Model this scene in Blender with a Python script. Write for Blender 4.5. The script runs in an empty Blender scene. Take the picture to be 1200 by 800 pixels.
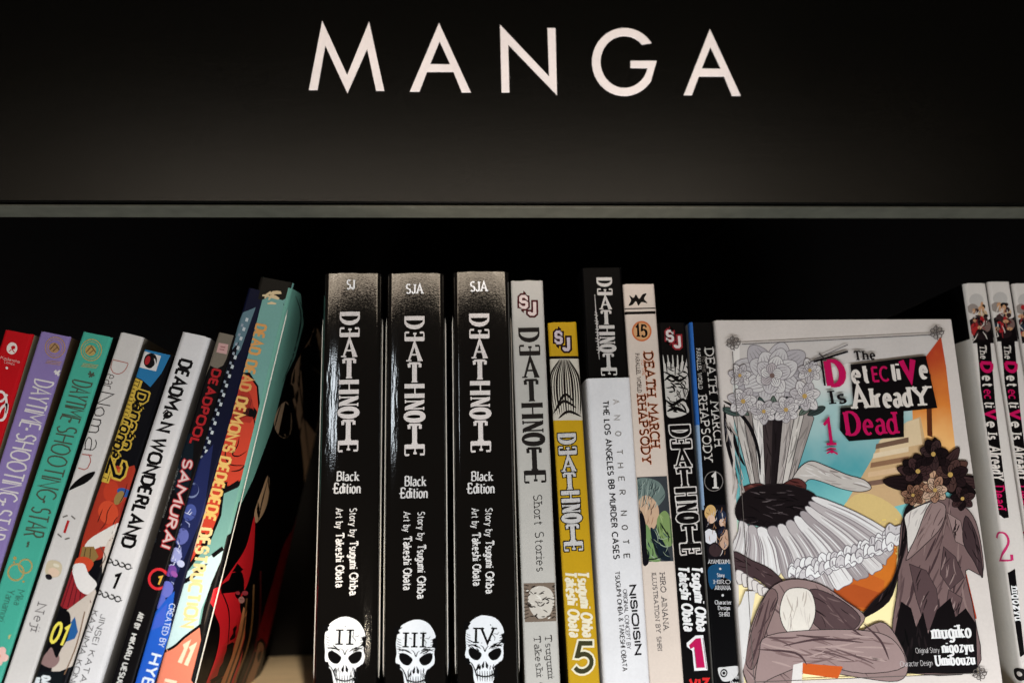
import bpy, bmesh, math, random
from mathutils import Vector, Matrix
from mathutils.geometry import tessellate_polygon

random.seed(7)
scene = bpy.context.scene
COL = scene.collection
MM = 0.001

# ------------------------------------------------------------------ camera
FPX, PITCH, YAW, ROLL = 938.0, math.radians(12.0), math.radians(4.1), math.radians(-1.4)
CAM = Vector((0.0, -0.375, 0.092))
FW = Vector((math.sin(YAW)*math.cos(PITCH), math.cos(YAW)*math.cos(PITCH), math.sin(PITCH)))
_rt = Vector((math.cos(YAW), -math.sin(YAW), 0.0))
_up = _rt.cross(FW)
RT = _rt*math.cos(ROLL) + _up*math.sin(ROLL)
UP = -_rt*math.sin(ROLL) + _up*math.cos(ROLL)
cam_data = bpy.data.cameras.new('camera')
cam = bpy.data.objects.new('camera', cam_data)
COL.objects.link(cam)
cam.matrix_world = Matrix(((RT.x, UP.x, -FW.x, CAM.x), (RT.y, UP.y, -FW.y, CAM.y),
                           (RT.z, UP.z, -FW.z, CAM.z), (0, 0, 0, 1)))
cam_data.sensor_width = 36.0
cam_data.lens = 36.0*FPX/1200.0
cam_data.clip_start = 0.01
cam_data.clip_end = 50.0
cam_data.dof.use_dof = True
cam_data.dof.focus_distance = 0.376
cam_data.dof.aperture_fstop = 4.5
scene.camera = cam

def ray(px, py):
    """direction through a point measured on the 1200x800 photograph"""
    return FW + RT*((px - 600.0)/FPX) - UP*((py - 400.0)/FPX)

def on_plane(px, py, y=0.0):
    d = ray(px, py)
    return CAM + d*((y - CAM.y)/d.y)

# ------------------------------------------------------------------ world, lamps, exposure
world = bpy.data.worlds.new('World')
scene.world = world
world.use_nodes = True
world.node_tree.nodes['Background'].inputs['Color'].default_value = (1.0, 0.82, 0.66, 1)
world.node_tree.nodes['Background'].inputs['Strength'].default_value = 0.025

def area(name, loc, target, sx, sy, watts, color):
    l = bpy.data.lights.new(name, 'AREA')
    l.shape = 'RECTANGLE'; l.size = sx; l.size_y = sy
    l.energy = watts; l.color = color
    o = bpy.data.objects.new(name, l); COL.objects.link(o)
    o.location = loc
    o.rotation_euler = (Vector(target) - Vector(loc)).to_track_quat('-Z', 'Y').to_euler()
    return o

# the shop's lamps: a wide warm ceiling row in front, a cooler lamp low in front, a small one at left; the front fill is added
area('ceiling_lamp_row', (0.0, -2.3, 0.99), (0.0, 0, 0.14), 3.3, 0.27, 5.2, (1.0, 0.82, 0.62))
area('front_fill', (-0.02, -1.2, 0.655), (-0.02, 0, 0.10), 1.20, 0.08, 1.6, (1.0, 0.86, 0.70))  # added fill, not a known shop lamp; sends front light into the shelf gap
area('counter_lamp', (0.05, -0.22, -0.16), (0.05, 0, 0.02), 1.10, 0.05, 3.9, (0.92, 0.96, 1.0))
area('shop_lamp_left', (-0.45, -1.0, 0.28), (-0.02, 0, 0.14), 0.08, 0.15, 0.20, (0.86, 0.93, 1.0))

def beam(name, loc, target, watts, cone, color, blend=0.8, soft=0.02):
    l = bpy.data.lights.new(name, 'SPOT'); l.energy = watts; l.color = color
    l.spot_size = math.radians(cone); l.spot_blend = blend; l.shadow_soft_size = soft
    o = bpy.data.objects.new(name, l); COL.objects.link(o); o.location = loc
    o.rotation_euler = (Vector(target) - Vector(loc)).to_track_quat('-Z', 'Y').to_euler()
beam('sign_fill', (0.05, -0.50, -0.20), (0.04, 0, 0.372), 14.5, 26, (1.0, 0.86, 0.78), 0.6)  # invented spot from below, added only to brighten the header letters
beam('shelf_gap_fill', (0.20, -1.2, 0.655), (-0.098, 0.10, 0.0), 92.0, 4.6, (1.0, 0.84, 0.64), 0.9)  # added narrow beam that lights the shelf patch beside the leaning book
beam('book_side_fill', (0.03, -0.60, -0.04), (-0.112, 0.05, 0.09), 9.0, 9.5, (1.0, 0.86, 0.68), 0.9, 0.03)  # added low beam to lift the dark side art; no such spot known

vs = scene.view_settings
vs.view_transform = 'Standard'; vs.look = 'None'
vs.exposure = 0.0; vs.gamma = 1.0; vs.use_curve_mapping = False

# ------------------------------------------------------------------ materials
def lin(c):
    out = []
    for v in c:
        v = v/255.0
        out.append(v/12.92 if v <= 0.04045 else ((v + 0.055)/1.055)**2.4)
    return tuple(out)

MATS = {}
def mat(color, kind='print'):
    """procedural printed or painted surface; colour given as sRGB 0-255"""
    key = (tuple(color), kind)
    if key in MATS:
        return MATS[key]
    m = bpy.data.materials.new('%s_%02x%02x%02x' % ((kind,) + tuple(int(v) for v in color)))
    m.use_nodes = True
    nt = m.node_tree; N = nt.nodes; L = nt.links
    b = N['Principled BSDF']
    base = lin(color)

    tc = N.new('ShaderNodeTexCoord')
    P = dict(print=(0.34, 0.12, 0.05, 900, 0.10), matte=(0.65, 0.2, 0.06, 500, 0.12),
             gloss=(0.06, 0.5, 0.02, 1300, 0.075), foil=(0.38, 0.5, 0.15, 900, 0.1),
             worn=(0.45, 0.2, 0.5, 2600, 0.15), wornblack=(0.45, 0.2, 0.5, 2600, 0.15),
             paint=(0.21, 0.28, 0.10, 1900, 0.3), edge=(0.6, 0.4, 0.25, 120, 0.3),
             pages=(0.9, 0.2, 0.25, 1, 0.4), wood=(0.35, 0.5, 0.16, 1, 0.1),
             silver=(0.32, 0.5, 0.1, 900, 0.1))[kind]
    rough, spec, amt, scale, bump = P
    if kind in ('print', 'gloss', 'worn') and max(color) < 60:
        base = tuple(v*0.45 for v in base)
        if kind == 'print': spec = 0.07
    elif kind in ('print', 'worn'):
        base = tuple(v*0.80 for v in base)
    b.inputs['Roughness'].default_value = rough
    b.inputs['Specular IOR Level'].default_value = spec
    noi = N.new('ShaderNodeTexNoise')
    noi.inputs['Scale'].default_value = scale
    noi.inputs['Detail'].default_value = 3.0
    src = tc.outputs['Object']
    if kind in ('pages', 'wood'):
        mp = N.new('ShaderNodeMapping')
        mp.inputs['Scale'].default_value = (5000, 40, 30) if kind == 'pages' else (25, 700, 400)
        L.new(src, mp.inputs['Vector']); src = mp.outputs['Vector']
        noi.inputs['Scale'].default_value = 1.0
    L.new(src, noi.inputs['Vector'])
    ramp = N.new('ShaderNodeMapRange')
    ramp.inputs['From Min'].default_value = 0.3; ramp.inputs['From Max'].default_value = 0.7
    ramp.inputs['To Min'].default_value = 1.0 - amt; ramp.inputs['To Max'].default_value = 1.0
    if kind in ('worn', 'wornblack'):
        ramp.inputs['From Min'].default_value = 0.30; ramp.inputs['From Max'].default_value = 0.46
    L.new(noi.outputs['Fac'], ramp.inputs['Value'])
    # broad handling marks on top of the fine grain
    n2 = N.new('ShaderNodeTexNoise'); n2.inputs['Scale'].default_value = 45.0; n2.inputs['Detail'].default_value = 4.0
    L.new(tc.outputs['Object'], n2.inputs['Vector'])
    r2 = N.new('ShaderNodeMapRange')
    r2.inputs['From Min'].default_value = 0.3; r2.inputs['From Max'].default_value = 0.7
    r2.inputs['To Min'].default_value = 0.90; r2.inputs['To Max'].default_value = 1.0
    L.new(n2.outputs['Fac'], r2.inputs['Value'])
    mul = N.new('ShaderNodeMath'); mul.operation = 'MULTIPLY'
    L.new(ramp.outputs['Result'], mul.inputs[0]); L.new(r2.outputs['Result'], mul.inputs[1])
    mix = N.new('ShaderNodeMix'); mix.data_type = 'RGBA'
    dark = tuple(v*0.05 for v in base)
    if kind == 'wornblack':
        dark = lin((215, 210, 200))
    mix.inputs['A'].default_value = dark + (1,)
    mix.inputs['B'].default_value = base + (1,)
    L.new(mul.outputs['Value'], mix.inputs['Factor'])
    L.new(mix.outputs['Result'], b.inputs['Base Color'])
    bp = N.new('ShaderNodeBump'); bp.inputs['Strength'].default_value = bump
    bp.inputs['Distance'].default_value = 0.0002
    L.new(noi.outputs['Fac'], bp.inputs['Height'])
    L.new(bp.outputs['Normal'], b.inputs['Normal'])
    if kind == 'paint':
        sp = N.new('ShaderNodeMapRange')
        sp.inputs['From Min'].default_value = 0.3; sp.inputs['From Max'].default_value = 0.7
        sp.inputs['To Min'].default_value = spec*0.45; sp.inputs['To Max'].default_value = spec*1.55
        L.new(noi.outputs['Fac'], sp.inputs['Value']); L.new(sp.outputs['Result'], b.inputs['Specular IOR Level'])
    if kind in ('foil', 'silver'):
        b.inputs['Metallic'].default_value = 0.75 if kind == 'foil' else 0.5
    if kind == 'gloss':
        # film-laminated black card: long ripples in the film and fine scuffs
        mp = N.new('ShaderNodeMapping'); mp.inputs['Scale'].default_value = (420, 420, 60)
        L.new(tc.outputs['Object'], mp.inputs['Vector'])
        n3 = N.new('ShaderNodeTexNoise'); n3.inputs['Scale'].default_value = 1.0; n3.inputs['Detail'].default_value = 2.0
        L.new(mp.outputs['Vector'], n3.inputs['Vector'])
        b3 = N.new('ShaderNodeBump'); b3.inputs['Strength'].default_value = 0.24; b3.inputs['Distance'].default_value = 0.00035
        L.new(n3.outputs['Fac'], b3.inputs['Height']); L.new(bp.outputs['Normal'], b3.inputs['Normal'])
        L.new(b3.outputs['Normal'], b.inputs['Normal'])
        b.inputs['IOR'].default_value = 2.35
    MATS[key] = m
    return m

def grad_mat(name, stops, axis='Z', lo=0.0, hi=0.17, angle=None):
    """ink printed as a smooth blend along one axis of the cover"""
    m = bpy.data.materials.new(name); m.use_nodes = True
    nt = m.node_tree; N = nt.nodes; L = nt.links; b = N['Principled BSDF']
    tc = N.new('ShaderNodeTexCoord'); sep = N.new('ShaderNodeSeparateXYZ')
    L.new(tc.outputs['Object'], sep.inputs['Vector'])
    mr = N.new('ShaderNodeMapRange'); mr.inputs['From Min'].default_value = lo; mr.inputs['From Max'].default_value = hi
    L.new(sep.outputs[axis], mr.inputs['Value'])
    nz = N.new('ShaderNodeTexNoise'); nz.inputs['Scale'].default_value = 60; nz.inputs['Detail'].default_value = 3
    L.new(tc.outputs['Object'], nz.inputs['Vector'])
    ad = N.new('ShaderNodeMath'); ad.operation = 'MULTIPLY_ADD'; ad.inputs[1].default_value = 0.18; 
    L.new(nz.outputs['Fac'], ad.inputs[0])
    sb = N.new('ShaderNodeMath'); sb.operation = 'SUBTRACT'; sb.inputs[1].default_value = 0.09
    L.new(mr.outputs['Result'], sb.inputs[0]); L.new(sb.outputs['Value'], ad.inputs[2])
    cr = N.new('ShaderNodeValToRGB')
    els = cr.color_ramp.elements
    while len(els) < len(stops): els.new(0.5)
    for e, (p, c) in zip(els, stops):
        e.position = p; e.color = lin(c) + (1,)
    L.new(ad.outputs['Value'], cr.inputs['Fac']); L.new(cr.outputs['Color'], b.inputs['Base Color'])
    b.inputs['Roughness'].default_value = 0.38; b.inputs['Specular IOR Level'].default_value = 0.12
    return m

# ------------------------------------------------------------------ object helpers
def tag(o, label=None, cat=None, group=None, kind=None):
    if label: o['label'] = label
    if cat: o['category'] = cat
    if group: o['group'] = group
    if kind: o['kind'] = kind
    return o

def link(name, bm, mats, parent=None, smooth=False):
    me = bpy.data.meshes.new(name)
    bm.normal_update()
    bm.to_mesh(me); bm.free()
    for m in mats: me.materials.append(m)
    if smooth:
        for p in me.polygons: p.use_smooth = True
    o = bpy.data.objects.new(name, me); COL.objects.link(o)
    if parent is not None: o.parent = parent
    return o

def box(bm, x0, x1, y0, y1, z0, z1, mi=0, bev=0.0):
    r = bmesh.ops.create_cube(bm, size=1.0)
    vs_ = r['verts']
    for v in vs_:
        v.co = Vector(((x0+x1)/2 + v.co.x*(x1-x0), (y0+y1)/2 + v.co.y*(y1-y0), (z0+z1)/2 + v.co.z*(z1-z0)))
    fs = set(f for v in vs_ for f in v.link_faces)
    if bev > 0:
        es = list(set(e for v in vs_ for e in v.link_edges))
        rb = bmesh.ops.bevel(bm, geom=es, offset=bev, segments=2, affect='EDGES', profile=0.5)
        fs |= set(rb['faces'])
    for f in list(fs):
        if f.is_valid: f.material_index = mi
# ------------------------------------------------------------------ drawn lettering: every letter is a set of pen strokes
def a_(cx, cy, rx, ry, d0, d1): return ('a', cx, cy, rx, ry, d0, d1)
GL = {
 'A': (.74, [[(0,0),(.37,1),(.74,0)], [(.13,.34),(.61,.34)]]),
 'B': (.58, [[(0,0),(0,1)], [(0,1),a_(.28,.77,.24,.23,90,-90),(0,.54)], [(.2,.54),a_(.28,.27,.3,.27,90,-90),(0,0)]]),
 'C': (.70, [[a_(.42,.5,.42,.5,48,312)]]),
 'D': (.68, [[(0,0),(0,1)], [(0,1),a_(.2,.5,.48,.5,90,-90),(0,0)]]),
 'E': (.52, [[(0,0),(0,1)], [(0,1),(.5,1)], [(0,.52),(.42,.52)], [(0,0),(.52,0)]]),
 'F': (.50, [[(0,0),(0,1)], [(0,1),(.5,1)], [(0,.52),(.42,.52)]]),
 'G': (.76, [[a_(.42,.5,.42,.5,48,340),(.8,.45),(.5,.45)]]),
 'H': (.66, [[(0,0),(0,1)], [(.66,0),(.66,1)], [(0,.52),(.66,.52)]]),
 'I': (.02, [[(0,0),(0,1)]]),
 'J': (.36, [[(.34,1),a_(.16,.2,.18,.2,0,-180)]]),
 'K': (.60, [[(0,0),(0,1)], [(.56,1),(0,.42)], [(.2,.62),(.6,0)]]),
 'L': (.48, [[(0,1),(0,0),(.48,0)]]),
 'M': (1.02, [[(0,0),(.07,1),(.51,.42),(.95,1),(1.02,0)]]),
 'N': (.68, [[(0,0),(0,1),(.68,0),(.68,1)]]),
 'O': (.84, [[a_(.42,.5,.42,.5,90,450)]]),
 'P': (.54, [[(0,0),(0,1)], [(0,1),a_(.26,.74,.27,.26,90,-90),(0,.48)]]),
 'Q': (.84, [[a_(.42,.5,.42,.5,90,450)], [(.5,.25),(.8,-.08)]]),
 'R': (.58, [[(0,0),(0,1)], [(0,1),a_(.26,.75,.26,.25,90,-90),(0,.5)], [(.24,.5),(.58,0)]]),
 'S': (.54, [[a_(.27,.75,.25,.25,35,270),a_(.27,.25,.27,.25,90,-145)]]),
 'T': (.64, [[(.32,0),(.32,1)], [(0,1),(.64,1)]]),
 'U': (.62, [[(0,1),a_(.31,.3,.31,.3,180,360),(.62,1)]]),
 'V': (.70, [[(0,1),(.35,0),(.7,1)]]),
 'W': (1.0, [[(0,1),(.25,0),(.5,.9),(.75,0),(1,1)]]),
 'X': (.64, [[(0,1),(.64,0)], [(0,0),(.64,1)]]),
 'Y': (.64, [[(0,1),(.32,.48),(.64,1)], [(.32,.48),(.32,0)]]),
 'Z': (.60, [[(0,1),(.6,1),(0,0),(.6,0)]]),
 'a': (.42, [[a_(.22,.47,.19,.2,150,0),(.41,0)], [(.41,.4),a_(.2,.19,.2,.19,90,270),(.41,.12)]]),
 'b': (.46, [[(0,1),(0,0)], [a_(.22,.33,.24,.33,160,-160)]]),
 'c': (.42, [[a_(.23,.33,.23,.33,48,312)]]),
 'd': (.46, [[(.46,1),(.46,0)], [a_(.24,.33,.24,.33,20,340)]]),
 'e': (.46, [[(.02,.36),(.44,.36),a_(.23,.33,.22,.33,10,310)]]),
 'f': (.30, [[a_(.26,.82,.14,.18,60,180),(.12,0)], [(0,.64),(.28,.64)]]),
 'g': (.46, [[a_(.24,.33,.24,.33,20,340)], [(.46,.66),(.46,-.1),a_(.23,-.1,.23,.2,0,-150)]]),
 'h': (.44, [[(0,0),(0,1)], [(0,.4),a_(.22,.42,.22,.24,170,0),(.44,0)]]),
 'i': (.02, [[(0,0),(0,.64)], [(0,.84),(0,.94)]]),
 'j': (.14, [[(.12,.64),(.12,-.1),a_(-.02,-.1,.14,.18,0,-110)], [(.12,.84),(.12,.94)]]),
 'k': (.42, [[(0,0),(0,1)], [(.38,.64),(0,.28)], [(.14,.42),(.42,0)]]),
 'l': (.02, [[(0,0),(0,1)]]),
 'm': (.74, [[(0,0),(0,.64)], [(0,.42),a_(.18,.46,.18,.2,170,0),(.36,0)], [(.37,.42),a_(.55,.46,.18,.2,170,0),(.73,0)]]),
 'n': (.42, [[(0,0),(0,.64)], [(0,.4),a_(.21,.43,.21,.23,170,0),(.42,0)]]),
 'o': (.48, [[a_(.24,.33,.24,.33,90,450)]]),
 'p': (.46, [[(0,.64),(0,-.3)], [a_(.22,.33,.24,.33,160,-160)]]),
 'q': (.46, [[(.46,.64),(.46,-.3)], [a_(.24,.33,.24,.33,20,340)]]),
 'r': (.28, [[(0,0),(0,.64)], [(0,.38),a_(.2,.42,.2,.23,170,55)]]),
 's': (.36, [[a_(.18,.49,.16,.17,35,270),a_(.18,.16,.18,.16,90,-145)]]),
 't': (.30, [[(.12,.9),(.12,.14),a_(.25,.14,.13,.14,180,290)], [(0,.64),(.3,.64)]]),
 'u': (.42, [[(0,.64),a_(.21,.22,.21,.22,180,350),(.42,.22)], [(.42,.64),(.42,0)]]),
 'v': (.46, [[(0,.64),(.23,0),(.46,.64)]]),
 'w': (.7,  [[(0,.64),(.18,0),(.35,.58),(.52,0),(.7,.64)]]),
 'x': (.44, [[(0,.64),(.44,0)], [(0,0),(.44,.64)]]),
 'y': (.46, [[(0,.64),(.23,0)], [(.46,.64),(.14,-.28)]]),
 'z': (.42, [[(0,.64),(.42,.64),(0,0),(.42,0)]]),
 '0': (.54, [[a_(.27,.5,.27,.5,90,450)]]),
 '1': (.22, [[(0,.8),(.2,1),(.2,0)]]),
 '2': (.54, [[a_(.27,.73,.26,.27,165,-35),(0,0),(.54,0)]]),
 '3': (.5,  [[a_(.24,.76,.23,.24,150,-80),a_(.24,.27,.26,.27,80,-150)]]),
 '5': (.52, [[(.48,1),(.1,1),(.05,.55),a_(.25,.31,.27,.31,130,-145)]]),
 '8': (.5,  [[a_(.25,.76,.21,.24,90,450)], [a_(.25,.27,.25,.26,90,450)]]),
 '&': (.66, [[(.66,0),(.14,.7),a_(.28,.82,.18,.18,200,-20),(.08,.4),a_(.24,.22,.24,.22,150,300),(.62,.42)]]),
 "'": (.02, [[(0,1),(0,.75)]]),
 '.': (.02, [[(0,0),(0,.1)]]),
 '-': (.3,  [[(0,.4),(.3,.4)]]),
 '*': (.3,  [[(.15,.32),(.15,.68)], [(0,.4),(.3,.6)], [(0,.6),(.3,.4)]]),
 ' ': (.28, []),
}

def expand(stroke, octagon=False):
    pts = []
    for e in stroke:
        if e[0] == 'a':
            _, cx, cy, rx, ry, d0, d1 = e
            if octagon:
                sg = 1 if d1 > d0 else -1
                ang = [d0]
                k = math.ceil(d0/45.0 + 1e-6) if sg > 0 else math.floor(d0/45.0 - 1e-6)
                while (k*45 - d1)*sg < -1e-6:
                    ang.append(k*45); k += sg
                ang.append(d1)
                for i, d in enumerate(ang):
                    c, s = math.cos(math.radians(d)), math.sin(math.radians(d))
                    if abs((d % 90) - 45) < 1 and 0 < i < len(ang)-1:
                        cs, sn = (1 if c > 0 else -1), (1 if s > 0 else -1)
                        two = [(cs, sn*.55), (cs*.55, sn)]
                        # order by travelling direction
                        prev = math.radians(d - sg*20)
                        pc = (math.cos(prev), math.sin(prev))
                        if abs(pc[0]) < abs(pc[1]): two.reverse()
                        for q in two: pts.append((cx + rx*q[0], cy + ry*q[1]))
                        continue
                    k_ = 1.0/max(abs(c), abs(s))
                    pts.append((cx + rx*c*k_, cy + ry*s*k_))
                continue
            n = max(3, int(abs(d1-d0)/22))
            seq = [d0 + (d1-d0)*i/n for i in range(n+1)]
            for d in seq:
                c, s = math.cos(math.radians(d)), math.sin(math.radians(d))
                pts.append((cx + rx*c, cy + ry*s))
        else:
            pts.append(e)
    out = []
    for p in pts:
        if not out or (p[0]-out[-1][0])**2 + (p[1]-out[-1][1])**2 > 1e-7: out.append(p)
    return out

def sweep(pts, wfun, cap=0.0):
    """quads of a pen stroke; wfun(direction) gives the full width"""
    if len(pts) < 2: return []
    P = [Vector(p) for p in pts]
    closed = (P[0]-P[-1]).length < 1e-6 and len(P) > 3
    if closed: P = P[:-1]
    n = len(P); nseg = n if closed else n-1
    dirs = [(P[(i+1) % n]-P[i]).normalized() for i in range(nseg)]
    wid = [wfun(d) for d in dirs]
    L, R = [], []
    for i in range(n):
        if closed: da, db, wa, wb = dirs[i-1], dirs[i], wid[i-1], wid[i]
        else:
            ia, ib = max(i-1, 0), min(i, nseg-1)
            da, db, wa, wb = dirs[ia], dirs[ib], wid[ia], wid[ib]
        na, nb = Vector((-da.y, da.x)), Vector((-db.y, db.x))
        m = na + nb
        if m.length < 0.2: m = nb
        m.normalize()
        k = min(2.4, 1.0/max(0.3, m.dot(nb)))
        w = (wa+wb)/4*k
        p = P[i].copy()
        if cap and not closed:
            if i == 0: p -= db*cap
            if i == n-1: p += da*cap
        L.append(p + m*w); R.append(p - m*w)
    quads = []
    for i in range(nseg):
        j = (i+1) % n
        quads.append([L[i], L[j], R[j], R[i]])
    return quads

STY = dict(
    sans=dict(w=.13), light=dict(w=.075), bold=dict(w=.24, gap=.26), heavy=dict(w=.30, gap=.30), thin=dict(w=.055),
    serif=dict(w=.175, thin=.075, pen=18, serif=.19, gap=.26), serifb=dict(w=.23, thin=.10, pen=15, serif=.2, gap=.32),
    fancy=dict(w=.17, thin=.085, pen=30, serif=.13, gap=.24),
    octo=dict(w=.20, octo=True, gap=.26), octothin=dict(w=.11, octo=True, gap=.22), octobold=dict(w=.27, octo=True, gap=.30),
    hand=dict(w=.075, jit=.026), handb=dict(w=.10, jit=.05), ital=dict(w=.22, gap=.24, slant=.16),
)

def strokes_of(ch, st, rnd):
    adv, ss = GL.get(ch, GL['-'])
    out = []
    for s in ss:
        pts = expand(s, st.get('octo', False))
        if st.get('jit'):
            j = st['jit']
            pts = [(x + rnd.uniform(-j, j), y + rnd.uniform(-j, j)) for x, y in pts]
        out.append(pts)
    return adv, out

def pen(st, unit, extra=0.0):
    w = st['w']*unit
    if 'thin' in st:
        pa = math.radians(st['pen']); t = st['thin']*unit
        return lambda d: t + (w-t)*abs(math.sin(math.atan2(d.y, d.x) - pa)) + extra
    return lambda d: w + extra

def glyph_quads(strokes, st, unit, X, extra=0.0, top=(1.0, .64)):
    """strokes in letter units -> lists of quads (one list per stroke); X maps letter units to the flat"""
    wf = pen(st, unit, extra)
    groups = []
    for s in strokes:
        pts = [X(p) for p in s]
        groups.append(sweep(pts, wf, extra/2))
        if st.get('serif'):
            sl = st['serif']; th = max(.095, st.get('thin', .06))
            for e, nb in ((s[0], s[1]), (s[-1], s[-2])):
                dx, dy = nb[0]-e[0], nb[1]-e[1]
                if (e[0]-nb[0])**2 + (e[1]-nb[1])**2 < .004: continue
                lev = min(abs(e[1]), abs(e[1]-1), abs(e[1]-.64), abs(e[1]+.3))
                if abs(dy) > abs(dx)*.6 and lev < .02:
                    yy = e[1] + (th/2 if dy > 0 else -th/2)
                    groups.append(sweep([X((e[0]-sl, yy)), X((e[0]+sl, yy))], lambda d: th*unit + extra, extra/2))
                elif abs(dx) > abs(dy)*2 and (abs(e[1]) < .02 or abs(e[1]-1) < .02 or abs(e[1]-.52) < .02) and abs(e[0]) > .05 or (abs(dx) > abs(dy)*2 and e[1] > .98 and e[0] < .02 and nb[0] > .5):
                    up = 1 if e[1] < .5 else -1
                    hgt = .2 if abs(e[1]-.52) > .03 else .1
                    y0 = e[1] - (hgt if abs(e[1]-.52) < .03 else 0)
                    groups.append(sweep([X((e[0], y0)), X((e[0]+.02, e[1]+up*hgt))], lambda d: th*1.3*unit + extra, extra/2))
    return groups

# ------------------------------------------------------------------ curve helper
def smooth_closed(pts, n=5):
    out = []; k = len(pts)
    for i in range(k):
        p0, p1, p2, p3 = [Vector(pts[(i+j-1) % k]) for j in range(4)]
        for t in range(n):
            u = t/n
            out.append(tuple(0.5*((2*p1) + (-p0+p2)*u + (2*p0-5*p1+4*p2-p3)*u*u + (-p0+3*p1-3*p2+p3)*u**3)))
    return out
def smooth_open(pts, n=5):
    P = [pts[0]] + list(pts) + [pts[-1]]; out = []
    for i in range(1, len(P)-2):
        p0, p1, p2, p3 = [Vector(P[i+j-1]) for j in range(4)]
        for t in range(n):
            u = t/n
            out.append(tuple(0.5*((2*p1) + (-p0+p2)*u + (2*p0-5*p1+4*p2-p3)*u*u + (-p0+3*p1-3*p2+p3)*u**3)))
    out.append(tuple(pts[-1])); return out

def clip_rect(poly, s0, s1, v0, v1):
    def cut(P, f, inter):
        out = []
        for i in range(len(P)):
            a, b = P[i-1], P[i]
            fa, fb = f(a), f(b)
            if fa >= 0 and fb >= 0: out.append(b)
            elif fa >= 0 or fb >= 0:
                t = fa/(fa-fb)
                q = (a[0] + (b[0]-a[0])*t, a[1] + (b[1]-a[1])*t)
                out.append(q)
                if fb >= 0: out.append(b)
        return out
    for f in (lambda p: p[0]-s0, lambda p: s1-p[0], lambda p: p[1]-v0, lambda p: v1-p[1]):
        poly = cut(poly, f, None)
        if len(poly) < 3: return []
    return poly
# ------------------------------------------------------------------ books
SHELF_Z = 0.001
LAYER = 0.00003
STEP = 0.0000005
BOOKS = {}

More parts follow.
